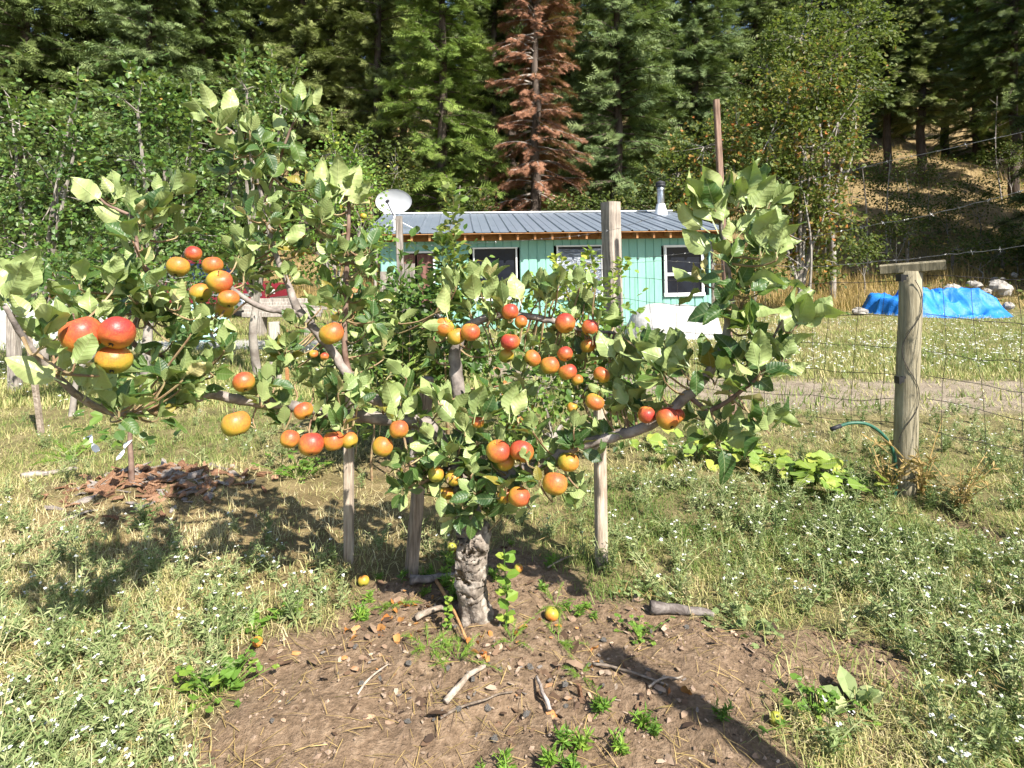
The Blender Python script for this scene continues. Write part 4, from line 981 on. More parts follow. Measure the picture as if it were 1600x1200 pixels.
# rosettes of leaves: (px, py, spread, rosettes, distance, leaf length, upright)
blobs = [(30, 440, 26, 2, 1.34, .105, 1), (60, 500, 34, 3, 1.38, .10, 1), (130, 462, 42, 5, 1.62, .085, 0), (200, 440, 46, 6, 1.72, .082, 0), (265, 470, 40, 5, 1.78, .085, 1), (285, 510, 34, 4, 1.82, .08, 0),
         (140, 575, 36, 3, 1.46, .10, 1), (95, 560, 24, 2, 1.42, .10, 1), (190, 610, 44, 6, 1.6, .08, 0), (250, 620, 46, 7, 1.75, .075, 0), (305, 575, 44, 7, 1.92, .075, 0), (230, 560, 40, 5, 1.8, .075, 0), (340, 545, 30, 3, 1.95, .07, 0),
         (200, 330, 36, 3, 1.88, .085, 1), (160, 300, 20, 1, 1.88, .085, 1), (245, 300, 26, 3, 1.88, .085, 1), (220, 390, 30, 3, 1.9, .075, 0), (270, 345, 26, 2, 1.92, .07, 0),
         (335, 175, 26, 2, 2.09, .085, 1), (375, 190, 26, 2, 2.1, .08, 1), (395, 235, 36, 4, 2.11, .08, 0), (360, 250, 30, 2, 2.11, .075, 0), (465, 165, 12, 1, 2.12, .088, 1), (452, 205, 16, 1, 2.12, .07, 0), (430, 265, 28, 2, 2.12, .07, 0),
         (415, 320, 36, 5, 2.14, .078, 0), (400, 370, 40, 5, 2.15, .075, 0), (445, 360, 34, 4, 2.16, .072, 0), (380, 420, 30, 3, 2.12, .075, 0), (440, 420, 30, 3, 2.16, .07, 0),
         (540, 290, 34, 4, 2.22, .085, 1), (530, 340, 38, 5, 2.22, .078, 0), (560, 390, 36, 5, 2.23, .075, 0), (520, 410, 36, 4, 2.22, .075, 0), (560, 450, 44, 6, 2.24, .072, 0), (520, 480, 40, 5, 2.2, .072, 0), (590, 500, 40, 5, 2.25, .072, 0),
         (350, 490, 30, 3, 2.0, .07, 0), (450, 520, 30, 3, 2.15, .075, 0), (430, 590, 40, 5, 2.1, .072, 0), (400, 610, 30, 4, 2.06, .07, 0), (480, 575, 40, 5, 2.15, .075, 0), (520, 600, 40, 6, 2.14, .075, 0), (560, 565, 40, 5, 2.2, .075, 0), (600, 600, 46, 7, 2.16, .078, 1),
         (490, 650, 34, 4, 2.1, .072, 0), (550, 650, 34, 4, 2.1, .072, 0), (625, 645, 38, 5, 2.1, .08, 1), (650, 700, 40, 6, 2.1, .075, 0), (640, 735, 30, 3, 2.1, .07, 0), (690, 610, 34, 3, 2.12, .08, 1), (745, 635, 40, 5, 2.08, .085, 1), (800, 610, 26, 2, 2.08, .085, 1),
         (690, 700, 40, 6, 2.1, .075, 0), (720, 720, 44, 8, 2.08, .075, 0), (760, 735, 50, 9, 2.06, .075, 0), (720, 765, 44, 8, 2.08, .075, 0), (770, 775, 40, 7, 2.07, .075, 0), (810, 740, 46, 8, 2.05, .075, 0), (850, 745, 40, 6, 2.05, .072, 0), (830, 690, 40, 5, 2.06, .075, 0), (880, 705, 34, 4, 2.04, .072, 0), (760, 690, 40, 5, 2.06, .08, 1),
         (700, 470, 36, 4, 2.22, .085, 1), (740, 430, 36, 4, 2.22, .085, 1), (780, 460, 36, 5, 2.21, .085, 1), (840, 455, 44, 6, 2.2, .082, 1), (700, 520, 36, 3, 2.24, .075, 0), (770, 520, 36, 4, 2.22, .072, 0), (830, 520, 36, 4, 2.2, .072, 0), (880, 470, 36, 5, 2.19, .075, 0), (920, 480, 36, 4, 2.17, .075, 0), (905, 540, 40, 5, 2.17, .072, 0), (860, 545, 30, 3, 2.19, .07, 0), (950, 520, 34, 4, 2.12, .08, 1), (935, 580, 36, 4, 2.1, .075, 0),
         (975, 560, 40, 5, 2.04, .085, 1), (960, 610, 40, 5, 2.04, .078, 0), (930, 655, 34, 3, 2.04, .075, 0), (985, 650, 34, 4, 2.0, .08, 1), (1010, 590, 36, 4, 1.96, .085, 0), (1050, 560, 40, 5, 1.92, .088, 1), (1060, 600, 36, 4, 1.92, .085, 0), (1085, 575, 26, 3, 1.90, .09, 0), (1020, 520, 30, 2, 1.94, .08, 0),
         (1110, 645, 34, 4, 1.87, .082, 0), (1150, 600, 40, 4, 1.83, .085, 0), (1160, 640, 30, 3, 1.84, .085, 0), (1185, 570, 30, 3, 1.79, .09, 0), (1140, 500, 36, 4, 1.84, .088, 0), (1120, 450, 36, 4, 1.82, .09, 0), (1160, 450, 40, 5, 1.8, .09, 0), (1150, 400, 40, 5, 1.79, .095, 0), (1120, 345, 30, 3, 1.78, .105, 1), (1150, 330, 26, 3, 1.77, .105, 1), (1190, 330, 28, 3, 1.76, .10, 1), (1180, 375, 34, 4, 1.77, .095, 1), (1205, 400, 20, 1, 1.76, .09, 1), (1215, 500, 18, 1, 1.75, .105, 1), (1225, 545, 18, 1, 1.74, .10, 1), (1185, 490, 30, 2, 1.78, .09, 0), (1190, 630, 24, 2, 1.8, .085, 0)]
Lp, Ld, Ln, Ls, Lr = [], [], [], [], []
TW = Acc(); g = np.random.default_rng(77)
for (px, py, sp, nr, Y, ln, upr) in blobs:
    ln *= 1.22 if px > 1000 else 1.10 if px < 320 else 1.04; nr *= (.36 if py < 480 else .44) if px > 1000 else .8 if px < 320 else .62 if py > 750 else 1.0; py -= 12 if py > 750 else 0
    for k in range(max(1, int(round(nr * (1.25 if not upr else 1.0))))):
        Yq = Y + g.normal(0, .055); c = P(px + g.normal(0, sp * .55), py + 18 + g.normal(0, sp * .55), Yq)
        near = limb_pts[np.argmin(((limb_pts - c) ** 2).sum(1))]
        ax = norm(norm(c - near + [0, 0, 1e-3]) * .45 + np.array([0, 0, 1.0]) * (1.2 if upr else .85) + g.normal(0, .32, 3) + np.array([0, .22 if upr else 0.0, 0]))
        tip = c + ax * ln * .25
        if np.linalg.norm(tip - near) < .40:
            TW.add(*tube(spline([near, (near + c) / 2 + [0, 0, -.01] + g.normal(0, .008, 3), c, tip], 3), np.linspace(.0042, .0022, 10), 4, cap=False))
        else:
            TW.add(*tube([c - ax * .09, c, tip], [.003, .0026, .002], 4, cap=False))
        m = int(g.integers(5, 9)); a0 = g.uniform(0, 6.28)
        e1 = norm(np.cross(ax, [0.3, .9, .2])); e2 = np.cross(ax, e1)
        for i in range(m):
            a = a0 + i * 2.4; th = (g.uniform(.2, .8) if upr else (g.uniform(.3, 1.0) if g.random() < .7 else g.uniform(.9, 1.7)))
            rad_ = e1 * math.cos(a) + e2 * math.sin(a)
            d = ax * math.cos(th) + rad_ * math.sin(th); n_ = ax * math.sin(th) - rad_ * math.cos(th)
            if d[1] < -.2: d = norm(d * [1, .35, 1]); n_ = n_ * [1, 1.6, .6]
            if (n_[1] < 0 and g.random() < ((.92 if px > 1000 else .80) if upr else .44)) or (n_[1] > 0 and n_[2] < .5 and d[1] < -.3 and g.random() < .45): n_ = -n_
            Lp.append(c + ax * ln * .25 * (i / m)); Ld.append(d + g.normal(0, .08, 3)); Ln.append(n_ + g.normal(0, .22, 3))
            Ls.append(ln * g.uniform(.62, 1.28)); Lr.append(np.clip(g.normal(.45, .2), 0, .97) if g.random() > .035 else 1.0)
part('twigs', TW, YOUNG_TWIG, tree, kind='stuff')
# the large single leaves at the shoot ends: base and tip in the photo, distance, and which side faces the path (1 = pale underside)
show_leaves = [(1122, 366, 1090, 288, 1.74, 1), (1128, 362, 1136, 292, 1.73, 1), (1109, 364, 1058, 325, 1.75, 1), (1166, 336, 1143, 280, 1.75, 1), (1172, 336, 1203, 283, 1.74, 1), (1167, 332, 1170, 286, 1.77, 1), (1121, 400, 1070, 368, 1.75, 1), (1146, 388, 1137, 342, 1.74, 1), (1196, 356, 1218, 320, 1.76, 1), (1208, 372, 1243, 378, 1.75, 1),
    (1150, 372, 1190, 330, 1.76, 1), (1160, 400, 1205, 372, 1.75, 0), (1180, 420, 1222, 396, 1.75, 1), (1150, 420, 1118, 398, 1.74, 0), (1135, 440, 1095, 432, 1.75, 0), (1150, 470, 1112, 478, 1.76, 0), (1165, 455, 1200, 440, 1.76, 0), (1175, 440, 1215, 445, 1.77, 1), (1140, 410, 1160, 372, 1.73, 0), (1175, 395, 1185, 350, 1.77, 1),
    (1210, 523, 1252, 484, 1.74, 1), (1199, 570, 1246, 526, 1.74, 1), (1214, 528, 1236, 552, 1.75, 1), (1217, 588, 1260, 569, 1.74, 1), (1088, 568, 1089, 616, 1.80, 0), (1176, 611, 1174, 659, 1.76, 0), (1077, 573, 1043, 520, 1.84, 1), (1077, 575, 1006, 551, 1.85, 1), (1094, 566, 1102, 522, 1.84, 0), (1160, 581, 1197, 553, 1.77, 0), (1165, 540, 1190, 500, 1.78, 0), (1150, 560, 1120, 530, 1.80, 0),
    (966, 570, 935, 521, 1.98, 1), (975, 562, 965, 521, 1.98, 1), (944, 611, 918, 602, 2.0, 1), (985, 640, 960, 600, 1.96, 1), (700, 500, 690, 452, 2.1, 1), (705, 505, 662, 508, 2.1, 1), (745, 480, 735, 428, 2.12, 1), (755, 478, 775, 432, 2.12, 1), (815, 480, 800, 430, 2.12, 1), (850, 470, 872, 425, 2.12, 1), (620, 652, 605, 596, 2.02, 1), (626, 655, 650, 618, 2.02, 1), (740, 662, 752, 600, 2.0, 1), (720, 668, 680, 625, 2.0, 1), (795, 660, 800, 606, 2.0, 1), (800, 662, 820, 610, 2.0, 1),
    (6, 475, 36, 412, 1.32, 1), (10, 470, -30, 420, 1.32, 1), (49, 494, 68, 462, 1.37, 1), (45, 505, 20, 462, 1.36, 1), (60, 520, 85, 490, 1.38, 0), (105, 600, 15, 562, 1.40, 1), (135, 618, 175, 566, 1.42, 1), (95, 590, 100, 540, 1.40, 1), (130, 612, 122, 572, 1.43, 1), (160, 441, 181, 401, 1.62, 1), (225, 486, 216, 440, 1.72, 1), (265, 482, 285, 438, 1.76, 1), (260, 486, 242, 452, 1.76, 1), (265, 545, 262, 580, 1.80, 1), (275, 610, 276, 650, 1.80, 0), (205, 470, 170, 445, 1.68, 0),
    (162, 320, 115, 281, 1.86, 1), (177, 307, 160, 278, 1.87, 1), (202, 342, 207, 292, 1.86, 1), (242, 306, 246, 273, 1.87, 1), (239, 326, 268, 288, 1.86, 1), (195, 350, 150, 325, 1.87, 1), (331, 178, 322, 138, 2.06, 1), (353, 190, 363, 142, 2.06, 1), (330, 182, 300, 178, 2.07, 1), (401, 230, 393, 185, 2.07, 1), (405, 228, 430, 205, 2.08, 0), (469, 166, 469, 128, 2.08, 1), (476, 166, 503, 143, 2.08, 1), (444, 207, 430, 180, 2.09, 1), (459, 190, 477, 166, 2.08, 0), (480, 172, 498, 195, 2.08, 0), (455, 210, 472, 255, 2.09, 0),
    (522, 318, 500, 256, 2.17, 1), (525, 318, 530, 250, 2.17, 1), (530, 318, 560, 262, 2.17, 1), (534, 320, 578, 292, 2.18, 1), (415, 280, 400, 238, 2.08, 1), (420, 285, 440, 250, 2.08, 0), (410, 320, 440, 300, 2.1, 1), (440, 385, 475, 352, 2.1, 1), (395, 385, 362, 368, 2.1, 1)]
for (bx, by, tx, ty, Y, un) in show_leaves:
    b_ = P(bx, by, Y); t_ = P(tx, ty, Y + g.normal(.02, .025)); u_ = norm(np.array([.28, -1.0, .32]) + g.normal(0, .16, 3))
    Lp.append(b_); Ld.append(t_ - b_); Ln.append(-u_ if un else u_); Ls.append(np.linalg.norm(t_ - b_) * 1.06 * 50); Lr.append(float(np.clip(g.normal(.62, .2), .1, .95)))   # the factor 50 marks them for the list of large leaves
# leaves do not grow across the fruit: thin those that would hide an apple from the path in front
Lp = np.array(Lp); Ld = np.array(Ld); Ln = np.array(Ln); Ls = np.array(Ls); Lr = np.array(Lr)
shown_ = Ls > 1; Ls = np.where(shown_, Ls / 50, Ls)
mid_ = Lp + norm(Ld) * (Ls * .6)[:, None]; mx, my = 800 + mid_[:, 0] / mid_[:, 1] * F_PX, HORIZON - (mid_[:, 2] - CAM_H) / mid_[:, 1] * F_PX
keep = np.ones(len(Lp), bool)
for (px, py, Y, dp, *_) in apples:
    hit = (np.hypot(mx - px, my - py) < dp * .42 + Ls / mid_[:, 1] * F_PX * .30) & (mid_[:, 1] < Y + .05) & (g.random(len(Lp)) < .88) & ~shown_; keep &= ~hit
Lp, Ld, Ln, Ls, Lr, shown_ = Lp[keep], Ld[keep], Ln[keep], Ls[keep], Lr[keep], shown_[keep]
Lp = np.array(Lp); Lf = frames(np.array(Ld), np.array(Ln)); Ls = np.array(Ls); Lr = np.array(Lr)
depth_pref = np.argsort(-(Ls / Lp[:, 1] + shown_) * (1 + .35 * np.abs(Lf[:, 1, 2])) * (1 - .15 * (Lp[:, 1] - 1.3)))
big, rest = depth_pref[:300], depth_pref[300:]
leaf_meshes = []
for i, (V, Q, L) in enumerate(HERO):
    for r_ in (.2, .5, .8): leaf_meshes.append(new_mesh('leaf', V, [Q], APPLE_LEAF, True, np.full(len(V), r_), L))
yl = [new_mesh('leaf', HERO[i][0], [HERO[i][1]], APPLE_LEAF, True, np.full(len(HERO[i][0]), 1.0), HERO[i][2]) for i in (0, 3)]
for i in big:
    me = yl[i % 2] if Lr[i] > .99 else leaf_meshes[(i % 8) * 3 + int(np.clip(Lr[i] * 3, 0, 2))]
    o = link('leaf', me, tree)
    M = Matrix(Lf[i].tolist()).to_4x4() @ Matrix.Diagonal((Ls[i], Ls[i], Ls[i], 1)); M.translation = Vector(Lp[i] - apple_root_pos)
    o.matrix_basis = M
A = Acc()
for v in range(4):
    ix = rest[np.arange(len(rest)) % 4 == v]; V, Q, L = LITE[v]
    scatter(A, V, Q, Lf[ix], Ls[ix], Lp[ix], Lr[ix], L, quads=True)
part('foliage', A, APPLE_LEAF, tree, True, kind='stuff')

# ------------------------------------------------------------------ apples
def apple_meshes():
    out = []
    for s in range(5):
        g_ = np.random.default_rng(s); flat = g_.uniform(.86, .95)
        prof = []
        for t in np.linspace(0, 1, 17):
            ph = math.pi * (t - .5); r = math.cos(ph) ** .82 if abs(ph) < math.pi / 2 - 1e-6 else 0; z = math.sin(ph) * flat
            if t > .8: z -= .32 * ((t - .8) / .2) ** 2.2
            if t < .15: z += .16 * ((.15 - t) / .15) ** 1.6
            prof.append((max(r, .0) * (1 + .05 * (t - .5)), z))
        V, T, Q = lathe(prof, 24)
        a = np.arctan2(V[:, 1], V[:, 0]); V[:, :2] *= (1 + .025 * np.cos(a * 2 + s) + .015 * np.cos(a * 5 + s * 2))[:, None]
        A_ = Acc(); A_.add(V, T, Q); out.append(A_.mesh('apple', APPLE, True))
    return out
APPLES = apple_meshes()
A = Acc(); A.add(*tube([[0, 0, .50], [.03, 0, .8], [.12, .03, 1.15]], [.035, .03, .045], 5)); STEM = A.mesh('stem', TWIG)
A = Acc()
for k in range(5):
    a = k * 1.257; c, s_ = math.cos(a), math.sin(a)
    A.add([[.02 * c, .02 * s_, -.72], [.13 * c - .05 * s_, .13 * s_ + .05 * c, -.80], [.19 * c, .19 * s_, -.90], [.13 * c + .05 * s_, .13 * s_ - .05 * c, -.80]], [[0, 1, 2], [0, 2, 3], [2, 1, 0], [3, 2, 0]])
V, T, Q = lathe([(0, -.79), (.10, -.80), (.13, -.78), (.10, -.74), (0, -.72)], 8); A.add(V, T, Q)
CALYX = A.mesh('calyx', DARK_TRIM)
def add_apple(i, pos, diam, red, label, up=None, group='apples on the tree', stem=True):
    up = norm([rng.normal(0, .35), .35 + rng.normal(0, .35), 1.0]) if up is None else norm(up)
    sunx = norm(np.array(SUN_DIR) + rng.normal(0, .25, 3)); x = norm(sunx - up * np.dot(sunx, up)); y = np.cross(up, x)
    o = link('apple', APPLES[i % 5]); r = diam / 2
    M = Matrix(np.stack([x, y, up], -1).tolist()).to_4x4() @ Matrix.Diagonal((r * rng.uniform(.95, 1.05), r * rng.uniform(.93, 1.03), r * rng.uniform(.90, 1.02), 1)); M.translation = Vector(pos)
    o.matrix_basis = M; o.color = (red, red, red, 1)
    tag(o, label, 'apple', group)
    if stem: link('stem', STEM, o)
    link('calyx', CALYX, o)
    return o
for i, (px, py, Y, dp, red, lb) in enumerate(apples):
    add_apple(i, P(px, py, Y - .02), dp / F_PX * Y, red, lb, up=([.1, -.55, .8] if i == 6 else None))
# fallen fruit on the ground
fallen = [(568, 908, 17, .12, 'fallen yellow apple by the leaning stake'), (402, 1003, 16, .30, 'fallen orange apple on the soil at left'), (862, 960, 21, .14, 'fallen yellow apple on soil right of the trunk'), (706, 856, 15, .08, 'fallen green apple in the grass behind the trunk'), (810, 888, 14, .14, 'small fallen yellow apple behind the sucker shoot'), (1213, 1124, 20, .10, 'fallen yellow apple at the bottom right edge of the soil')]
for i, (px, py, dp, red, lb) in enumerate(fallen):
    p = on_ground(px, py + dp * .4); d = dp / F_PX * p[1] * 1.05; add_apple(i + 3, p + [0, 0, d * .40], d, red, lb, up=norm(rng.normal(0, 1, 3) + [0, 0, .3]), group='fallen apples', stem=False)
# little yellow fruit on the tree behind
for i, (px, py, lb) in enumerate([(476, 372, 'small yellow fruit, top left of the cluster beside the bank'), (484, 377, 'small yellow fruit, top right of the cluster beside the bank'), (459, 397, 'small yellow fruit at the left of the lower trio'), (470, 396, 'small yellow fruit in the middle of the lower trio'), (483, 393, 'small yellow fruit at the right of the lower trio'), (548, 295, 'single small yellow fruit above the upright stem'), (568, 338, 'single small orange fruit beside the dish')]):
    o = link('small_fruit', APPLES[i % 5]); Y = 2.35; r = 5.3 / F_PX * Y; o.location = P(px, py, Y); o.scale = (r, r, r); o.rotation_euler = (rng.normal(0, .4), rng.normal(0, .4), rng.uniform(0, 6)); o.color = (.27, .27, .27, 1)
    tag(o, lb, 'fruit', 'small yellow fruit'); link('stem', STEM, o); link('calyx', CALYX, o)

# ------------------------------------------------------------------ stakes and posts
def stake(name, label, top, bot, Y, w, m, d=None, group=None, cat='stake', roll=0.0, taper=1.0, jit=.05, Yt=None):
    a = P(bot[0], bot[1], Y); a[2] = float(gz(a[0], Y)) - .05
    b = P(top[0], top[1], Yt or Y); A = Acc(); A.add(*bar(a, b, w, d or w, roll, jit, taper))
    return solo(name, A, m, label, cat, loc=a)
stake('wooden_stake', 'weathered square stake under the left limb, leaf shadows on it', (545, 560), (545, 872), 2.60, .040, STAKE_WOOD)
stake('wooden_stake', 'leaning square stake close beside the trunk', (668, 590), (641, 900), 2.46, .048, STAKE_WOOD, roll=.5)
stake('wooden_stake', 'upright sunlit stake under the right limb', (937, 625), (940, 888), 2.53, .046, STAKE_WOOD, roll=.25)
stake('fence_post', 'tall square weathered post with bright right face before the shed', (954, 316), (962, 640), 5.6, .150, GREY_WOOD, cat='post', roll=.55, jit=.03)
stake('fence_post', 'round grey post left behind the horizontal limb', (428, 503), (432, 600), 6.5, .115, OLD_WOOD, cat='post', roll=.3)
stake('thin_stick', 'thin orange cane beside the round grey post', (446, 515), (451, 600), 5.6, .030, RAW_WOOD, cat='stick')
stake('weathered_board', 'wide pale weathered board standing below the brown curtain', (636, 412), (642, 700), 4.4, .115, OLD_WOOD, d=.035, cat='board')
stake('thin_post', 'thin pale post standing in front of the satellite dish', (623, 338), (634, 640), 4.9, .055, OLD_WOOD, cat='post')
stake('fence_post', 'short grey post at the left picture edge', (20, 492), (24, 580), 6.3, .10, OLD_WOOD, cat='post')
stake('thin_stick', 'pale stick leaning left of the near left apples', (44, 520), (66, 612), 4.6, .035, STICK, cat='stick')
stake('tall_pole', 'tall thin reddish brown pole rising above the right apple shoots', (1119, 156), (1147, 676), 4.7, .050, RED_STAKE, cat='pole', taper=.85)
stake('weathered_board', 'grey rounded board leaning at the left end of the shed', (604, 424), (606, 505), 11.9, .26, OLD_WOOD, d=.03, cat='board')
stake('weathered_board', 'narrow grey board leaning left of the shed curtain', (622, 430), (617, 505), 11.8, .16, OLD_WOOD, d=.03, cat='board')
for px, lb in ((1418, 'thin far fence post above the T-topped post'), (1488, 'thin far fence post in the middle of three'), (1567, 'thin far fence post furthest right')):
    Y = 24.5; a = base_at(px, Y); A = Acc(); A.add(*bar(a - [0, 0, .1], a + [rng.normal(0, .03), 0, 1.12], .09, .09, .4, .06)); solo('far_fence_post', A, OLD_WOOD, lb, 'post', loc=a, group='far fence posts')
# unseen post added at right to shadow the soil, not part of the fence
a = np.array([1.36, .62, float(gz(1.36, .62))]); A = Acc(); A.add(*bar(a - [0, 0, .05], a + [.03, -.02, 1.78], .085, .085, .3, .05)); solo('fence_post', A, OLD_WOOD, 'weathered post added outside the right of the picture to cast a shadow', 'post', loc=a)
# the T-topped post
pb = np.array([(1412 - 800) / F_PX * 3.39, 3.39, 0]); pb[2] = float(gz(pb[0], pb[1])); tp = P(1424, 424, 3.39)
tpost = thing('topped_fence_post', 'round fence post with a short board nailed across its top', 'post', tuple(pb))
A = Acc(); n_ = 12; A.add(*tube(pb + (tp - pb) * np.linspace(-.04, 1, n_)[:, None] + rng.normal(0, .0015, (n_, 3)), np.linspace(.064, .060, n_), 16, wob=.02, seed=3)); part('pole', A, TREATED, tpost, True)
A = Acc(); A.add(*bar(tp + np.array([-.125, .09, .010]), tp + np.array([.135, -.09, .036]), .058, .105, 0, .02)); part('top_board', A, TREATED, tpost)
for (px, py) in ((1409, 434), (1406, 593)):
    c = P(px, py, 3.335); A = Acc(); A.add(*box(c, (.035, .03, .030))); A.add(*box(c + [-.016, -.006, 0], (.014, .045, .042))); A.add(*box(c + [.02, 0, .012], (.02, .02, .012))); part('insulator', A, PLASTIC_BLACK, tpost)
# loose wire stapled round the pole
A = Acc(); q = []
for t in np.linspace(0, 1, 40):
    zz = tp[2] - .05 - t * .95; ang = -1.9 + .75 * math.sin(t * 11); ctr = pb + (tp - pb) * ((zz - pb[2]) / (tp[2] - pb[2])); q.append(ctr + np.array([math.cos(ang), math.sin(ang), 0]) * .068)
A.add(*tube(np.array(q), .0022, 4)); part('loose_wire', A, WIRE, tpost)

# ------------------------------------------------------------------ wire fence and barbed wire
def wire(p0, p1, sag=.02, kink=.006, n=14, seed=0):
    g_ = np.random.default_rng(seed); t = np.linspace(0, 1, n)[:, None]
    p = np.asarray(p0) + (np.asarray(p1) - p0) * t; p[:, 2] -= sag * 4 * (t * (1 - t))[:, 0]
    k = g_.normal(0, kink, (n, 3)); k[0] = 0; k[-1] = 0
    return p + k
def fence_panel(name, label, a, b, rows, step, seed):
    """Woven fence: the rows run from post a to post b, stays tie them together."""
    g_ = np.random.default_rng(seed); root = thing(name, label, 'fence', tuple(a), group='wire fence panels')
    W = []
    for i, (z0, z1) in enumerate(rows):
        w = wire([a[0], a[1], z0], [b[0], b[1], z1], .03, .008, 18, seed + i); W.append(w)
        A = Acc(); A.add(*tube(w, .0019, 4, cap=False)); part('line_wire', A, WIRE, root)
    Lg = np.hypot(b[0] - a[0], b[1] - a[1])
    for t in np.arange(step / Lg * .6, 1, step / Lg):
        tt = np.clip(t + g_.normal(0, .006), 0, 1); idx = np.linspace(0, 1, 18); lean = g_.normal(0, .02)
        pts = np.array([[np.interp(np.clip(tt + lean * (j / len(W)), 0, 1), idx, w[:, k]) for k in range(3)] for j, w in enumerate(W)])
        pts = np.concatenate([pts, [pts[-1] - [g_.normal(0, .01), 0, .12]]])
        A = Acc(); A.add(*tube(spline(pts, 2), .0016, 4, cap=False)); part('stay_wire', A, WIRE, root)
T0 = np.array([tp[0], 3.36, 0]); S0 = np.array([1.02, 5.55, 0]); E0 = np.array([3.45, 1.35, 0]); L0_ = np.array([-3.0, 8.2, 0])
zs = lambda ys, Y: [CAM_H - (y - HORIZON) / F_PX * Y for y in ys]
fence_panel('wire_fence', 'sagging wire fence between the square post and the T-topped post', S0, T0, list(zip(zs([432, 466, 505, 545, 590, 625], 5.55), zs([439, 496, 545, 586, 626, 662], 3.36))), .165, 1)
fence_panel('wire_fence', 'wire fence running right from the T-topped post', T0 + [.05, -.02, 0], E0, list(zip(zs([431, 490, 548, 586, 622, 668], 3.36), zs([428, 545, 620, 690, 770, 840], 1.9))), .165, 2)
fence_panel('wire_fence', 'wire fence running away left from the square post', S0 - [.06, 0, 0], L0_, list(zip(zs([420, 452, 490, 530], 5.55), zs([455, 480, 503, 525], 8.2))), .30, 3)
def barbed(label, pts, seed):
    s = spline(pts, 10); g_ = np.random.default_rng(seed); s = s + g_.normal(0, .0025, s.shape)
    root = thing('barbed_wire', label, 'wire', tuple(s[0]), 'barbed wire strands')
    A = Acc(); A.add(*tube(s, .0015, 4, cap=False)); part('strand', A, BARB, root)
    Ltot = np.concatenate([[0], np.cumsum(np.linalg.norm(np.diff(s, axis=0), axis=1))])
    A = Acc(); A.add(*tube([[-.010, 0, -.007], [0, 0, 0], [.010, .003, .009]], .0013, 3)); A.add(*tube([[-.003, -.010, .010], [.002, 0, 0], [.004, .010, -.010]], .0013, 3)); V, T, Q = tube([[-.006, 0, 0], [.006, 0, 0]], .0030, 5); A.add(V, T, Q)
    me = A.mesh('barb', BARB)
    for d in np.arange(.08, Ltot[-1], .13):
        o = link('barb', me, root); p = [np.interp(d, Ltot, s[:, k]) for k in range(3)]; o.location = np.array(p) - s[0]; o.rotation_euler = (g_.uniform(0, 6), g_.normal(0, .3), g_.normal(0, .3))
barbed('barbed wire highest of the strands, rising to the top right', [P(575, 388, 8.0), P(828, 375, 6.3), P(950, 360, 5.5), P(1040, 334, 5.0), P(1300, 272, 3.75), P(1600, 205, 2.95), P(1800, 150, 2.6)], 1)
barbed('barbed wire second from top, passing over the T-topped post', [P(956, 408, 5.5), P(1180, 383, 4.25), P(1430, 340, 3.30), P(1600, 297, 2.93), P(1800, 240, 2.6)], 2)
barbed('barbed wire lowest strand, resting on the board of the T-topped post', [P(962, 412, 5.5), P(1040, 408, 5.0), P(1110, 412, 4.6), P(1270, 416, 3.86), P(1450, 401, 3.34), P(1600, 384, 2.95), P(1800, 350, 2.6)], 3)

# garden hose by the post
A = Acc(); hp = spline([P(1306, 668, 3.3), P(1330, 661, 3.3), P(1358, 664, 3.3), P(1384, 684, 3.31), P(1397, 712, 3.32), P(1400, 760, 3.33), np.array([2.2, 3.33, -.02])], 6)
hose = thing('garden_hose', 'green garden hose bent in an arch beside the T-topped post', 'hose', tuple(hp[-1]))
A.add(*tube(hp, .0095, 8)); part('pipe', A, HOSE, hose, True)
A = Acc(); A.add(*tube([hp[0] + norm(hp[0] - hp[2]) * .03, hp[0], hp[2]], .0125, 8)); part('nozzle', A, DARK_TRIM, hose, True)

# ------------------------------------------------------------------ tarps, rocks, bundles, vehicle
def cloth_heap(name, label, cat, c, size, m, seed, lobes, n=64, folds=.05):
    """A sheet lying over a heap: a height field with ridges that reaches the ground at its hem."""
    U, W = np.meshgrid(np.linspace(-1, 1, n), np.linspace(-1, 1, n)); H = np.zeros_like(U)
    for (u, w, su, sw, h) in lobes: H = np.maximum(H, h * np.exp(-((U - u) / su) ** 4 * .8 - ((W - w) / sw) ** 4 * .8))
    rd = .6 * (1 - np.abs(2 * vnoise(U * 2.4 + W * 1.1, W * 1.3 - U * .9, seed) - 1)) + .4 * (1 - np.abs(2 * vnoise(U * 5 - W * 2.4, W * 3 + U * 2, seed + 3) - 1))
    for (u, w, su, sw, h) in lobes:      # creases running down from each high spot
        th = np.arctan2(W - w, (U - u) * 1.6); rr = np.hypot((U - u) / su, (W - w) / sw)
        H = H + folds * .55 * h * ((1 - np.abs(np.sin(th * 3.5 + seed + u * 5 + 1.5 * fbm(U * 2, W * 2, seed + 9)))) ** 3 - .2) * np.exp(-(rr - .7) ** 2 * 3) * sstep(.02, .3, H)
    H = H + (rd - .6) * folds * 3 * sstep(0.02, .3, H)
    R_ = np.sqrt(np.abs(U) ** 3 + np.abs(W) ** 3) ** (2 / 3); edge = 1 - sstep(.80, 1.0, R_ + (fbm(U * 3, W * 3, seed + 5) - .5) * .22)
    X = c[0] + U * size[0] / 2; Y = c[1] + W * size[1] / 2; g0 = gz(X, Y)
    Z = g0 + np.maximum(H, 0.0) * size[2] * edge + (edge - .5) * min(.08, size[2])
    i = np.arange(n - 1)[:, None] * n + np.arange(n - 1)[None]
    A = Acc(); A.add(np.stack([X, Y, Z], -1).reshape(-1, 3), None, np.stack([i, i + 1, i + n + 1, i + n], -1).reshape(-1, 4))
    return solo(name, A, m, label, cat, loc=(c[0], c[1], float(gz(c[0], c[1]))), smooth=True)
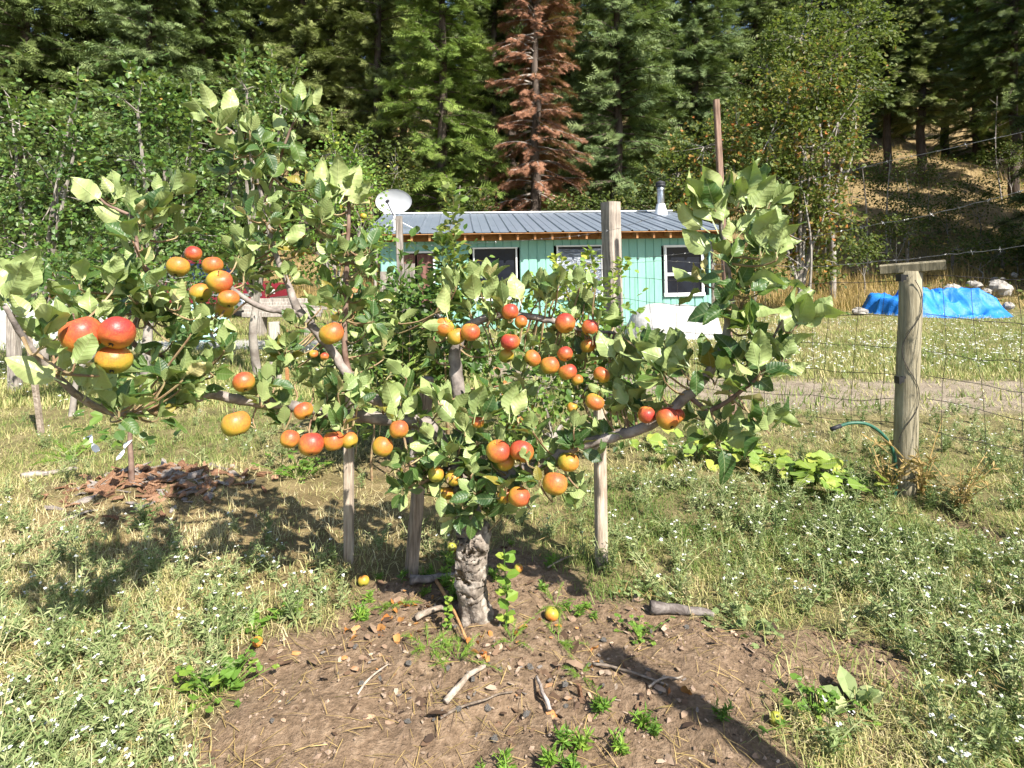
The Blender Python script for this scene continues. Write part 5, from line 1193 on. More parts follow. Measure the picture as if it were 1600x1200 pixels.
cloth_heap('blue_tarp', 'bright blue tarp spread over a low heap behind the fence post', 'tarp', (13.15, 17.9), (4.2, 2.8, .62), BLUE_TARP, 3, [(-.62, 0, .42, .7, .75), (-.18, 0, .42, .7, 1.05), (.30, .1, .50, .6, .78), (.62, .15, .30, .55, .55)], 110, .34)
cloth_heap('white_covered_pile', 'low pile under a white sheet in front of the shed windows', 'tarp', (3.25, 11.6), (2.1, 1.5, .62), WHITE_TARP, 8, [(-.1, 0, .75, .75, .95), (.4, 0, .5, .6, .85)], 56, .05)
cloth_heap('teal_covered_bundle', 'small bundle under a faded teal sheet behind the upper left apples', 'tarp', (-6.0, 11.2), (1.15, .9, 1.0), TEAL_TARP, 12, [(-.2, 0, .6, .7, .62), (.3, 0, .5, .6, .5)], 40, .10)
cloth_heap('white_covered_pile', 'pile under a white sheet at the left edge behind bushes', 'tarp', (-8.6, 10.9), (2.4, 1.2, 1.0), WHITE_TARP, 14, [(-.1, 0, .8, .75, .85)], 48, .06)
def rock(label, px, py, w, h, Y, seed):
    x = (px - 800) / F_PX * Y; g_ = np.random.default_rng(seed); n = 14
    prof = [(max(0, math.cos(t)) , math.sin(t)) for t in np.linspace(-math.pi / 2, math.pi / 2, 9)]
    V, T, Q = lathe(prof, n); V = V * np.array([w / 2, w * .4, h / 2]) / F_PX * Y
    d = norm(V); k = 1 + .35 * (fbm(d[:, 0] * 2 + seed, d[:, 2] * 2 + d[:, 1], seed, 3) - .5) + .10 * np.round(g_.normal(0, 1, len(V))); V = V * np.clip(k, .7, 1.3)[:, None]
    zc = CAM_H - (py - HORIZON) / F_PX * Y; A = Acc(); A.add(V + [x, Y, max(zc, float(gz(x, Y)) + h / 2 / F_PX * Y * .5)], T, Q)
    solo('boulder', A, ROCK, label, 'rock', group='pale rocks by the blue tarp')
for i, r_ in enumerate([('largest pale boulder right behind the blue tarp', 1562, 451, 34, 26, 20), ('flat pale boulder left of the largest one', 1522, 446, 24, 14, 20.5), ('small pale rock at the left end of the blue tarp', 1343, 487, 24, 12, 17.4), ('pale rock half hidden behind the top of the blue tarp', 1486, 452, 26, 16, 20), ('small pale stone between the two larger boulders', 1541, 456, 14, 10, 19.6), ('little stone right of the blue tarp end', 1576, 478, 16, 12, 18), ('faint pale stone up the field at the right edge', 1585, 430, 10, 8, 22), ('pale stone up the field left of the far one', 1560, 436, 22, 6, 22)]): rock(*r_, i)
A = Acc()
for k in range(5): A.add(*bar((-5.5 + rng.normal(0, .03), 11.8 + k * .03, .42 + k * .07 - .0), (-3.9 + rng.normal(0, .05), 12.0 + k * .03, .42 + k * .07), .10, .06))
for xx in (-5.2, -4.2): A.add(*box((xx, 11.95, .19), (.12, .3, .42)))
solo('lumber_stack', A, OLD_WOOD, 'grey stack of boards right of the teal bundle', 'lumber')
A = Acc()
for r_ in range(6):
    for k in range(4): V, T, Q = tube([[-3.45 - k * .16 + (r_ % 2) * .08, 12.9, .10 + r_ * .16], [-3.45 - k * .16 + (r_ % 2) * .08, 13.35, .10 + r_ * .16]], .078, 8, wob=.12, seed=r_ * 5 + k); A.add(V, T, Q)
solo('firewood_stack', A, RAW_WOOD, 'orange split firewood stacked at the left end of the shed', 'firewood')

def make_car():
    c = np.array([-9.05, 17.0, float(gz(-9.05, 17.0))])
    r = thing('parked_car', 'red parked car mostly hidden by the left leafy trees', 'car', tuple(c))
    def shell(prof, w, zs_, inset):
        m = len(prof); V = []
        for s_ in (-1, 1): V += [[x, s_ * (w / 2 - (inset if z > zs_ else 0)), z] for x, z in prof]
        Q = [[i, (i + 1) % m, m + (i + 1) % m, m + i] for i in range(m)]
        return np.array(V), Q, [list(range(m))[::-1], list(range(m, 2 * m))]
    def add(name, prof, w, zs_, inset, m, parent=r):
        V, Q, caps = shell(prof, w, zs_, inset); A = Acc(); k = len(prof)
        T = [[0, i + 1, i] for i in range(1, k - 1)] + [[k, k + i, k + i + 1] for i in range(1, k - 1)]
        A.add(V + c, T, Q); return part(name, A, m, parent)
    add('body', [(-2.2, .38), (2.15, .38), (2.25, .55), (2.22, .80), (2.05, .92), (.95, 1.02), (-2.1, 1.02), (-2.25, .8)], 1.75, 9, 0, CAR_RED)
    add('cabin', [(-2.05, 1.02), (.95, 1.02), (.30, 1.52), (-1.85, 1.55)], 1.66, 1.2, .12, CAR_GLASS)
    add('roof', [(.32, 1.50), (.20, 1.60), (-1.75, 1.63), (-1.90, 1.53)], 1.45, 9, 0, CAR_RED)
    A = Acc(); A.add(*box(c + [0, -.885, .62], (4.1, .02, .07))); A.add(*box(c + [0, -.885, 1.0], (3.2, .02, .04))); part('trim_strip', A, STEEL, r)
    A = Acc(); A.add(*box(c + [-.55, -.83, 1.26], (.09, .05, .50))); A.add(*box(c + [.45, -.845, .82], (.02, .06, .36))); part('door_pillar', A, STEEL, r)
    A = Acc(); A.add(*box(c + [2.27, 0, .45], (.10, 1.6, .18))); part('bumper', A, STEEL, r)
    A = Acc(); A.add(*box(c + [-2.27, 0, .45], (.10, 1.6, .18))); part('bumper', A, STEEL, r)
    for sx in (-1.4, 1.42):
        for sy in (-.78, .78):
            V, T, Q = lathe([(.12, -.1), (.30, -.1), (.335, -.07), (.335, .07), (.30, .1), (.12, .1)], 18); V = V[:, [0, 2, 1]] + c + [sx, sy, .335]; A = Acc(); A.add(V, T, Q); w = part('wheel', A, TYRE, r, True)
            V, T, Q = lathe([(0, -.09), (.17, -.105), (.19, -.08), (.19, .08), (.17, .105), (0, .09)], 14); V = V[:, [0, 2, 1]] + c + [sx, sy, .335]; A = Acc(); A.add(V, T, Q); part('rim', A, STEEL, w, True)
    for sx in (2.225, -2.235):
        for sy in (-.62, .62): A = Acc(); A.add(*box(c + [sx, sy, .70], (.05, .28, .12))); part('lamp', A, WHITE_PAINT, r)
make_car()

# ------------------------------------------------------------------ mulch heap with a young tree
def chip_mesh(seed, m):
    g_ = np.random.default_rng(seed); k = 6; a = np.sort(g_.uniform(0, 6.28, k)); rr = g_.uniform(.6, 1, k)
    top = np.stack([np.cos(a) * rr, np.sin(a) * rr * .55, .10 + .12 * g_.normal(0, 1, k)], -1); bot = top * [1, 1, 1] - [0, 0, .14]
    V = np.concatenate([top, bot, [[0, 0, .16]], [[0, 0, 0.0]]])
    T = [[12, i, (i + 1) % k] for i in range(k)] + [[13, k + (i + 1) % k, k + i] for i in range(k)]; Q = [[i, k + i, k + (i + 1) % k, (i + 1) % k] for i in range(k)]
    A_ = Acc(); A_.add(V, T, Q); return A_.mesh('bark_chip', m)
chips = [chip_mesh(s, BARKCHIP if s % 3 else GREYCHIP) for s in range(9)]
soil_chips = [chip_mesh(s + 30, BARKCHIP if s % 2 else GREYCHIP) for s in range(6)]
heap = thing('mulch_heap', 'heap of reddish bark chips around the thin young tree', 'mulch', (-2.12, 3.42, float(gz(-2.12, 3.42))))
for i in range(290):
    x, y = -2.10 + rng.uniform(-1, 1) * .34 + rng.normal(0, .16), 3.36 + rng.normal(0, .14)
    o = link('bark_chip', chips[i % 9], heap); s_ = rng.uniform(.022, .07)
    o.location = (x + 2.12, y - 3.42, float(gz(x, y)) - heap.location[2] + .008); o.scale = (s_ * rng.uniform(.9, 1.7), s_, s_); o.rotation_euler = (rng.normal(0, .35), rng.normal(0, .35), rng.uniform(0, 6.28))
yb = on_ground(206, 757)
yt = thing('young_tree', 'thin young tree tied with white tape, standing in the bark heap', 'tree', tuple(yb))
A = Acc(); ys_ = spline([yb - [0, 0, .03], P(205, 720, yb[1]), P(203, 680, yb[1]), P(212, 640, yb[1])], 4); A.add(*tube(ys_, np.linspace(.017, .010, len(ys_)), 7)); part('trunk', A, TWIG, yt, True)
for (a_, b_) in (((200, 690), (184, 718)), ((136, 682), (152, 706))):
    p0, p1 = P(*a_, yb[1] - .02), P(*b_, yb[1] - .04); A = Acc(); q = np.linspace(0, 1, 7)[:, None]; ln_ = p0 + (p1 - p0) * q; off = np.array([.022, 0, .010]) * np.cos(q * 4)
    V = np.concatenate([ln_ - off, ln_ + off + [0, .006, 0]]); Q = [[i, i + 1, 8 + i, 7 + i] for i in range(6)]; A.add(V, None, Q); part('tape', A, RUBBISH_WHITE, yt, True)
dl = []
g = np.random.default_rng(5); pos = []; dd = []
for k in range(34):
    c = P(g.normal(180, 50), g.normal(672, 20), yb[1] + g.normal(0, .12)); pos.append(c); dd.append(rand_dirs(1, -.6, .6, g)[0])
A = Acc(); scatter(A, LEAF4_V, LEAF4_T, frames(np.array(dd), np.array([0, -.3, 1]) + g.normal(0, .4, (34, 3))), g.uniform(.05, .08, 34), np.array(pos), g.uniform(.2, .8, 34)); part('foliage', A, SMALL_LEAF, yt, kind='stuff')

# ------------------------------------------------------------------ squash vine creeping along the fence
def lobed_leaf(seed):
    g_ = np.random.default_rng(seed); k = 20; V = [[0, 0, .0]]; L = [[0, 0]]
    for i in range(k):
        a = -math.pi / 2 + .25 + (2 * math.pi - .5) * i / (k - 1); r = .5 * (1 + .09 * math.cos(5 * (a - math.pi / 2)) + g_.normal(0, .03)); V.append([math.cos(a) * r, .18 + math.sin(a) * r, .06 * math.sin(3 * a + seed) + .04 * g_.normal()]); L.append([math.cos(a), .5 + .5 * math.sin(a)])
    return np.array(V), np.array([[0, i, i + 1] for i in range(1, k)]), np.array(L)
vine_pts = [P(1040, 690, 4.05), P(1110, 700, 3.95), P(1180, 722, 3.75), P(1250, 748, 3.55), P(1340, 775, 3.35)]
for q in vine_pts: q[2] = float(gz(q[0], q[1])) + .08
vp = spline(vine_pts, 8)
vine = thing('squash_vine', 'yellow-green squash vine with broad leaves creeping along the fence', 'plant', tuple(vp[len(vp) // 2]))
A = Acc(); A.add(*tube(vp, .008, 6)); part('stem', A, BRIGHT_LEAF, vine, True)
vm = []
for s_ in range(6):
    V, T, L = lobed_leaf(s_)
    for r_ in (.25, .55, .8): vm.append(new_mesh('leaf', V, [T], VINE, True, np.full(len(V), r_), L))
for i in range(96):
    c = vp[rng.integers(0, len(vp))] + rng.normal(0, 1, 3) * [.12, .15, .03] + [0, 0, .02]
    o = link('leaf', vm[rng.integers(0, 18)], vine); sz = rng.uniform(.05, .14)
    M = Matrix(frames(rand_dirs(1, -.1, .4), np.array([[0, -.5, 1.0]]) + rng.normal(0, .35, (1, 3)))[0].tolist()).to_4x4() @ Matrix.Diagonal((sz, sz, sz, 1)); M.translation = Vector(c) - vine.location; o.matrix_basis = M

# ------------------------------------------------------------------ things lying and growing on the bare soil
def stick(label, a, b, r, m=STICK, name='stick', bend=.003, lift=.012, sides=6, taper=.6):
    p, q = on_ground(*a), on_ground(*b); k = 6; t = np.linspace(0, 1, k)[:, None]; s_ = p + (q - p) * t + rng.normal(0, bend, (k, 3)) * [1, 1, .3]
    s_[:, 2] = p[2] + (q[2] - p[2]) * t[:, 0] + r * .7 + .004 + lift * np.sin(t[:, 0] * 3.14); A = Acc(); A.add(*tube(spline(s_, 2), np.linspace(r, r * taper, 2 * (k - 1) + 1), sides, wob=.12, seed=int(a[0]))); return solo(name, A, m, label, 'stick' if name == 'stick' else name.replace('_', ' '), smooth=True)
stick('thick pale stick lying on the soil below the trunk', (697, 1104), (757, 1045), .011)
stick('flat brown stick slanting down left of the trunk base', (680, 910), (728, 1002), .009, RAW_WOOD, lift=.015, bend=.0005, sides=4)
stick('pale split stick left of the trunk base', (650, 972), (698, 955), .013)
stick('thin dry twig right of the trunk by the upright stake', (856, 890), (908, 868), .005)
stick('thin dry twig across the soil on the right', (925, 1040), (1045, 1075), .005)
stick('thin grey twig at the bottom of the soil on the right', (1010, 1078), (1066, 1060), .004)
stick('thin twig lying at the left of the soil', (560, 1085), (610, 1040), .004)
stick('curved dry twig at the bottom centre', (690, 1125), (800, 1085), .004)
stick('short dark twig below the feathery plant', (860, 1115), (835, 1060), .007, GREYCHIP)
stick('weathered split log piece lying on the soil at right', (1018, 958), (1116, 966), .024, DARKCHIP, 'log', .008, .0, 9, .45)
o = link('wood_chunk', chips[1]); o.location = on_ground(906, 1092) + [0, 0, .02]; o.scale = (.034, .03, .05); o.rotation_euler = (0.2, 1.35, .4); tag(o, 'short rotten orange-brown stump stuck in the soil', 'wood chunk')
stick('grey bark scrap lying behind the trunk', (640, 912), (715, 905), .020, GREYCHIP, 'bark_scrap', .006, .0, 7, .5)
stick('dark strip of bark in the left grass', (30, 750), (125, 735), .022, GREYCHIP, 'bark_scrap', .02, .0, 7, .5)
g = np.random.default_rng(9)
def scraps(name, label, cat, group, n, centre, spread, size, meshes, flat=.35):
    for i in range(n):
        c = centre[i % len(centre)]; px, py = c[0] + g.normal(0, spread[0]), c[1] + g.normal(0, spread[1]); p = on_ground(px, min(1180, py))
        o = link(name, meshes[g.integers(0, len(meshes))]); s_ = g.uniform(*size); o.location = p + [0, 0, .006]; o.scale = (s_ * g.uniform(.8, 1.6), s_, s_); o.rotation_euler = (g.normal(0, flat), g.normal(0, flat), g.uniform(0, 6.28)); tag(o, label, cat, group)
dlm = []
for s_ in range(4):
    V, Q, L = hero_leaf(60 + s_, 5, 3); V = V.copy(); V[:, 2] += .35 * V[:, 0] ** 2 * 4 + .12 * np.sin(V[:, 1] * 6); V[:, 1] -= .5
    for r_ in (.2, .5, .85): dlm.append(new_mesh('fallen_leaf', V, [Q], DRYLEAF, True, np.full(len(V), r_), L))
scraps('fallen_leaf', 'curled orange dead leaf lying on the soil around the trunk', 'leaf', 'dead leaves on the soil', 46, [(665, 945), (610, 962), (745, 1005), (575, 972), (690, 960), (840, 975), (930, 1030), (1060, 1085), (750, 1020), (640, 990)], (22, 12), (.018, .042), dlm, .7)
scraps('wood_chip', 'small wood chip lying on the bare soil', 'wood chip', 'wood chips on the soil', 64, [(640, 900), (760, 1000), (820, 1020), (880, 1080), (800, 1060), (960, 1040), (680, 1080), (560, 1040), (1050, 1040), (760, 1110)], (60, 28), (.005, .014), soil_chips, .3)
stm = []
for s_ in range(3):
    V, T, Q = lathe([(max(0, math.cos(t)), math.sin(t)) for t in np.linspace(-1.57, 1.57, 6)], 8); V = V * (1 + .14 * np.random.default_rng(s_).normal(size=(len(V), 1))) * [1, .8, .6]; A = Acc(); A.add(V, T, Q); stm.append(A.mesh('pebble', ROCK))
scraps('pebble', 'small pale pebble on the bare soil', 'pebble', 'pebbles on the soil', 26, [(780, 1070), (600, 1060), (900, 1020), (700, 1100), (1000, 1000), (500, 1080)], (80, 40), (.005, .013), stm, .2)

def plant_mesh(kind, seed):
    g_ = np.random.default_rng(seed); A_ = Acc()
    if kind == 'feather':
        for k in range(9):
            d = norm(rand_dirs(1, .15, .8, g_)[0]); Lg = g_.uniform(.09, .18); pts = np.array([d * Lg * t + [0, 0, -.35 * Lg * t * t] for t in np.linspace(0, 1, 8)]); A_.add(*tube(pts, np.linspace(.0014, .0006, 8), 3, cap=False), rnd=.5)
            m = 120; tt = g_.uniform(.25, 1, m); p = np.stack([np.interp(tt, np.linspace(0, 1, 8), pts[:, j]) for j in range(3)], -1)
            dr = d * .8 + rand_dirs(m, -1, 1, g_) * .9
            scatter(A_, np.array([[-.035, 0, 0], [.035, 0, 0], [0, 1, 0]]), np.array([[0, 1, 2]]), frames(dr, rand_dirs(m, -1, 1, g_)), g_.uniform(.012, .034, m) * (1.15 - tt * .7), p, g_.uniform(.2, 1, m))
    elif kind == 'rosette':
        for k in range(13):
            a = g_.uniform(0, 6.28); th = g_.uniform(.5, 1.3); d = np.array([math.cos(a) * math.sin(th), math.sin(a) * math.sin(th), math.cos(th)]); n_ = np.array([-math.cos(a) * math.cos(th), -math.sin(a) * math.cos(th), math.sin(th)])
            V, Q, L = LITE[k % 4]; s_ = g_.uniform(.06, .11); scatter(A_, V, Q, frames(d[None], n_[None]), np.array([s_]), np.zeros((1, 3)), np.array([g_.uniform(.2, .8)]), L, True)
    elif kind == 'sucker':
        st = np.array([[0.01 * math.sin(t * 5), 0, .30 * t] for t in np.linspace(0, 1, 8)]); A_.add(*tube(st, np.linspace(.0035, .0015, 8), 5), rnd=.1)
        for k in range(16):
            z = .03 + .27 * k / 16; a = k * 2.4; d = np.array([math.cos(a), math.sin(a), .35]); scatter(A_, LEAF4_V * [1.25, 1, 1], LEAF4_T, frames(d[None], np.array([[0, -.5, 1.0]])), np.array([g_.uniform(.035, .06)]), np.array([[0, 0, z]]), np.array([g_.uniform(.4, .9)]))
    elif kind == 'mallow':
        for k in range(44):
            c = np.array([*g_.normal(0, .06, 2), g_.uniform(.01, .07)]); V, T, L = lobed_leaf(k % 5); A_.add(*tube([[c[0] * .2, c[1] * .2, 0], c * .7, c], .0012, 3, cap=False), rnd=.5)
            scatter(A_, V, T, frames(rand_dirs(1, -.1, .1, g_), np.array([[0, -.3, 1.0]]) + g_.normal(0, .3, (1, 3))), np.array([g_.uniform(.014, .036)]), c[None], np.array([g_.uniform(.1, .7)]), L)
    return A_
def plant(kind, name, label, px, py, m, s_=1.0, seed=0, group=None):
    p = on_ground(px, py); o = link(name, plant_mesh(kind, seed).mesh(name, m)); o.location = p - [0, 0, .005]; o.scale = (s_,) * 3; o.rotation_euler = (0, 0, rng.uniform(0, 6)); tag(o, label, 'plant', group)
FE = 'feathery seedlings'
plant('feather', 'dill_plant', 'feathery green seedling left of the leaning stick', 612, 945, DILL, .9, 1, FE); plant('feather', 'dill_plant', 'largest bright feathery seedling left below the trunk', 668, 1012, DILL, 1.15, 2, FE); plant('feather', 'dill_plant', 'feathery seedling nearest the picture bottom, left of centre', 715, 1032, DILL, 1.0, 3, FE)
plant('feather', 'dill_plant', 'dark feathery seedling right below the trunk', 800, 1000, DILL, .8, 4, FE); plant('feather', 'dill_plant', 'pale feathery seedling beside the fallen yellow apple', 872, 1000, DILL, .8, 5, FE); plant('feather', 'dill_plant', 'small feathery seedling below the stump', 908, 1055, DILL, .55, 6, FE); plant('feather', 'dill_plant', 'thin feathery seedling behind the fallen apple', 868, 945, DILL, .8, 7, FE)
plant('feather', 'dill_plant', 'large feathery dark plant left of the bark heap', 110, 720, DILL, 2.2, 8, FE)
plant('sucker', 'root_sucker', 'leafy root sucker growing right beside the trunk', 790, 985, BRIGHT_LEAF, 1.0, 1); plant('sucker', 'root_sucker', 'short leafy sucker left of the trunk base', 700, 985, BRIGHT_LEAF, .45, 2)
plant('rosette', 'dandelion', 'bright green leafy rosette at the left edge of the soil', 395, 985, BRIGHT_LEAF, .8, 1, 'leafy rosettes'); plant('rosette', 'dandelion', 'bright green rosette beside the fallen orange apple', 447, 965, BRIGHT_LEAF, .8, 2, 'leafy rosettes'); plant('rosette', 'dandelion', 'grey-green rosette at the bottom right corner of the soil', 1335, 1105, WEED, 1.1, 3, 'leafy rosettes')
plant('mallow', 'mallow_plant', 'round-leaved green clump at the bottom left soil edge', 340, 1085, BRIGHT_LEAF, 1.3, 1, 'round-leaved clumps'); plant('mallow', 'mallow_plant', 'round-leaved clump right of the log piece', 1165, 985, WEED, 1.0, 2, 'round-leaved clumps'); plant('mallow', 'mallow_plant', 'round-leaved clump left of the log piece', 1010, 925, WEED, .9, 3, 'round-leaved clumps'); plant('mallow', 'mallow_plant', 'small creeping clump on the soil right of centre', 1000, 995, BRIGHT_LEAF, .7, 4, 'round-leaved clumps'); plant('mallow', 'mallow_plant', 'green clump under the row of four apples', 470, 745, BRIGHT_LEAF, 1.8, 5, 'round-leaved clumps'); plant('mallow', 'mallow_plant', 'green clump at the bottom right behind the yellow apple', 1270, 1120, BRIGHT_LEAF, 1.0, 6, 'round-leaved clumps')

# ------------------------------------------------------------------ grass, weeds and white flowers
def tuft(seed, n, h, spread, width, lean=.5, simple=False):   # blades bend over, some nearly flat
    g_ = np.random.default_rng(seed); V, T, R_ = [], [], []
    for k in range(n):
        b = np.array([*g_.normal(0, spread, 2), 0]); a = g_.uniform(0, 6.28); le = g_.uniform(.1, 1) * lean; hh = h * g_.uniform(.45, 1.1); w = width * g_.uniform(.7, 1.3)
        d = np.array([math.cos(a), math.sin(a), 0]); s_ = np.array([-d[1], d[0], 0]) * w; i = len(V)
        p1 = b + d * le * hh * .35 + [0, 0, hh * .6]; p2 = b + d * le * hh * 1.0 + [0, 0, hh * (1 - .35 * le)]
        if simple:
            V += [b - s_, b + s_, p2]; T += [[i, i + 1, i + 2]]; R_ += [g_.uniform(-.22, .22)] * 3; continue
        V += [b - s_, b + s_, p1 - s_ * .7, p1 + s_ * .7, p2]; T += [[i, i + 1, i + 3], [i, i + 3, i + 2], [i + 2, i + 3, i + 4]]; R_ += [g_.uniform(-.22, .22)] * 5
    return np.array(V), np.array(T), np.array(R_)
def weed(seed, h, n_st, flowers):
    """A branching weed: thin stems with small narrow leaves; flower heads are returned apart."""
    g_ = np.random.default_rng(seed); A_ = Acc(); heads = []
    for k in range(n_st):
        a = g_.uniform(0, 6.28); le = g_.uniform(.05, .8); hh = h * g_.uniform(.6, 1.1); d = np.array([math.cos(a), math.sin(a), 0])
        pts = np.array([d * le * hh * t ** 1.4 + [0, 0, hh * t * (1 - .25 * le * t)] for t in np.linspace(0, 1, 5)]); A_.add(*tube(pts, np.linspace(.0017, .0009, 5), 3, cap=False), rnd=.75)
        m = 13; tt = g_.uniform(.05, .95, m); p = np.stack([np.interp(tt, np.linspace(0, 1, 5), pts[:, j]) for j in range(3)], -1); dr = rand_dirs(m, -.1, .9, g_)
        scatter(A_, np.array([[0, 0, 0], [-.13, .5, .04], [0, 1, -.05], [.13, .5, .04]]), np.array([[0, 2, 1], [0, 3, 2]]), frames(dr, rand_dirs(m, .2, 1, g_)), g_.uniform(.016, .036, m) * (1.2 - .5 * tt), p, g_.uniform(.15, .75, m))
        if flowers:
            heads.append(pts[-1])
            if g_.random() < .6: heads.append(pts[-2] + g_.normal(0, .012, 3) + [0, 0, .012])
    V = np.concatenate(A_.V); T = np.concatenate([t for t in A_.T] + [np.concatenate([q[:, [0, 1, 2]], q[:, [0, 2, 3]]]) for q in A_.Q]); R_ = np.concatenate(A_.R)
    return V, T, R_, np.array(heads) if heads else np.zeros((0, 3))
def sample_ground(n, y0, y1, dens, g_, wide=1.12, extra=1.3):
    """Points on the ground, more of them near the viewer's end, thinned by dens(x, y)."""
    Y = np.exp(g_.uniform(math.log(y0), math.log(y1), n)); X = g_.uniform(-1, 1, n) * (wide * Y + extra); k = g_.random(n) < dens(X, Y); return X[k], Y[k]
def zone(x, y, cx, cy, rx, ry): return np.exp(-(((x - cx) / rx) ** 2 + ((y - cy) / ry) ** 2))
def place(acc, tmpl, X, Y, S, hue, g_, rv=.1):
    V, T, R_ = tmpl[:3]; N = len(X)
    if N == 0: return
    a = g_.uniform(0, 6.28, N); c, s_ = np.cos(a), np.sin(a); R3 = np.zeros((N, 3, 3)); R3[:, 0, 0] = c; R3[:, 0, 1] = -s_; R3[:, 1, 0] = s_; R3[:, 1, 1] = c; R3[:, 2, 2] = 1
    pos = np.stack([X, Y, gz(X, Y) - .004], -1); Vw = tile(V, R3, S, pos).reshape(-1, 3); F_ = (T[None] + (np.arange(N) * len(V))[:, None, None]).reshape(-1, 3)
    acc.add(Vw, F_, None, np.clip(np.tile(R_, N) + np.repeat(hue + g_.normal(0, rv, N), len(V)), 0, 1))
    return R3, pos
def bare(x, y): return np.clip(np.maximum(np.maximum(soil_mask(x, y) * 1.02, track_mask(x, y) * .88), 1.3 * zone(x, y, -2.1, 3.34, .50, .22)), 0, 1)
g = np.random.default_rng(21)
def lawn_d(x, y): return np.clip(1 - bare(x, y), 0, 1) * np.clip(.30 + .70 * sstep(.38, .6, fbm(x * 1.7, y * 1.7, 61)) + .5 * zone(x, y, 1.0, 2.9, .9, .7), 0, 1)
acc = Acc(); tf_ = [tuft(s_, 12, .058, .032, .0015, 1.7) for s_ in range(8)]
X, Y = sample_ground(37000, .95, 7.5, lawn_d, g); hue = .55 + .36 * dry_mask(X, Y) + 1.1 * (fbm(X * 1.3, Y * 1.3, 77) - .5)
hue = hue - .34 * zone(X, Y, .9, 3.0, .9, .7)
k = g.integers(0, 8, len(X))
tfs = [tuft(s_, 12, .058, .032, .0019, 1.7, True) for s_ in range(8)]
for v in range(8):
    for near_, tm in ((Y < 2.9, tf_[v]), (Y >= 2.9, tfs[v])):
        m = (k == v) & near_; place(acc, tm, X[m], Y[m], g.uniform(.5, 1.3, m.sum()) * (1 + .05 * Y[m]), hue[m], g, .12)
tag(link('grass', acc.mesh('grass', GRASS)), 'short green and straw coloured grass around the soil patch', 'grass', kind='stuff')
acc = Acc(); tf_ = [tuft(30 + s_, 9, .12, .09, .0065, 1.0, True) for s_ in range(5)]
X, Y = sample_ground(26000, 5.5, 24, lambda x, y: np.clip(1 - bare(x, y), 0, 1), g, .98, 2.0); hue = .56 + .30 * dry_mask(X, Y) + .5 * (fbm(X * .45, Y * .45, 78) - .5)
k = g.integers(0, 5, len(X))
for v in range(5): place(acc, tf_[v], X[k == v], Y[k == v], g.uniform(.5, 1.2, (k == v).sum()), hue[k == v], g, .12)
tag(link('field_grass', acc.mesh('field_grass', GRASS)), 'thin dry grass of the field behind the fence', 'grass', kind='stuff')
acc = Acc(); tf_ = [tuft(50 + s_, 16, .75, .22, .012, .55, True) for s_ in range(4)]
X, Y = sample_ground(9000, 18.5, 52, lambda x, y: .25 + .75 * sstep(.4, .62, fbm(x * .22, y * .22, 91)), g, 1.0, 3.0)
k = g.integers(0, 4, len(X))
for v in range(4): place(acc, tf_[v], X[k == v], Y[k == v], g.uniform(.5, 1.15, (k == v).sum()), np.full((k == v).sum(), .5), g, .2)
tag(link('dry_grass', acc.mesh('dry_grass', STRAW)), 'tall straw coloured grass on the hillside', 'grass', kind='stuff')
# weeds with white flower heads
def weed_d(x, y):
    z = .95 * zone(x, y, -1.15, 1.55, .75, .70) + .35 * zone(x, y, -1.6, 2.25, .9, .5) + .95 * zone(x, y, 1.85, 2.35, 1.0, .85) + .9 * zone(x, y, 1.5, 3.3, .9, .8) + .6 * zone(x, y, 2.9, 4.3, 1.8, .9) + .35 * zone(x, y, -1.9, 4.6, 1.6, .9) + .25 * zone(x, y, .7, 2.9, .5, .35) + .5 * zone(x, y, -2.4, 3.0, .5, .5)
    return np.clip(z, 0, 1) * np.clip(1 - 1.2 * bare(x, y), 0, 1) * (.35 + .65 * sstep(.32, .58, fbm(x * 2.3, y * 2.3, 13)))
acc = Acc(); fl = Acc(); wd = [weed(s_, .15, 6, True) for s_ in range(6)]
disc_v = np.array([[0, 0, .25]] + [[math.cos(a) * r_, math.sin(a) * r_, 0] for a, r_ in zip(np.linspace(0, 6.28, 7)[:-1], (1, .7, 1, .65, .95, .7))]); disc_t = np.array([[0, i, i % 6 + 1] for i in range(1, 7)])
def flowers(V_heads, R3, pos, S, prob, size, g_):
    if len(pos) == 0 or len(V_heads) == 0: return
    H = tile(V_heads, R3, S, pos).reshape(-1, 3); H = H[g_.random(len(H)) < prob]; H = np.repeat(H, 3, 0) + g_.normal(0, size * .8, (len(H) * 3, 3)) * [1, 1, .35]; N = len(H); scatter(fl, disc_v, disc_t, frames(rand_dirs(N, -.25, .25, g_), np.array([0, -.35, 1.0]) + g_.normal(0, .3, (N, 3))), g_.uniform(.6, 1.3, N) * size, H, g_.uniform(0, 1, N))
X, Y = sample_ground(8200, .95, 7.0, weed_d, g); k = g.integers(0, 6, len(X))
for v in range(6):
    m = k == v; S = g.uniform(.55, 1.25, m.sum()); r_ = place(acc, wd[v], X[m], Y[m], S, -.02 + .2 * (fbm(X[m], Y[m], 5) - .5), g, .12)
    if r_: flowers(wd[v][3], r_[0], r_[1], S, .13, .0052, g)
tag(link('weeds', acc.mesh('weeds', WEED)), 'grey-green branching weeds on both sides of the soil', 'weeds', kind='stuff')
def field_d(x, y): return np.clip(.9 * zone(x, y, 7, 9.8, 6, 2.2) + .8 * zone(x, y, 11, 14.5, 6, 2.6) + .35 * zone(x, y, -4, 7, 3, 1.4) + .5 * zone(x, y, 2, 8.5, 2, 1.2), 0, 1) * (1 - bare(x, y)) * (.3 + .7 * sstep(.35, .6, fbm(x * .7, y * .7, 15)))
acc = Acc(); wf = [weed(20 + s_, .20, 2, True) for s_ in range(4)]
X, Y = sample_ground(9000, 5.2, 17.6, field_d, g, 1.0, 2.0); k = g.integers(0, 4, len(X))
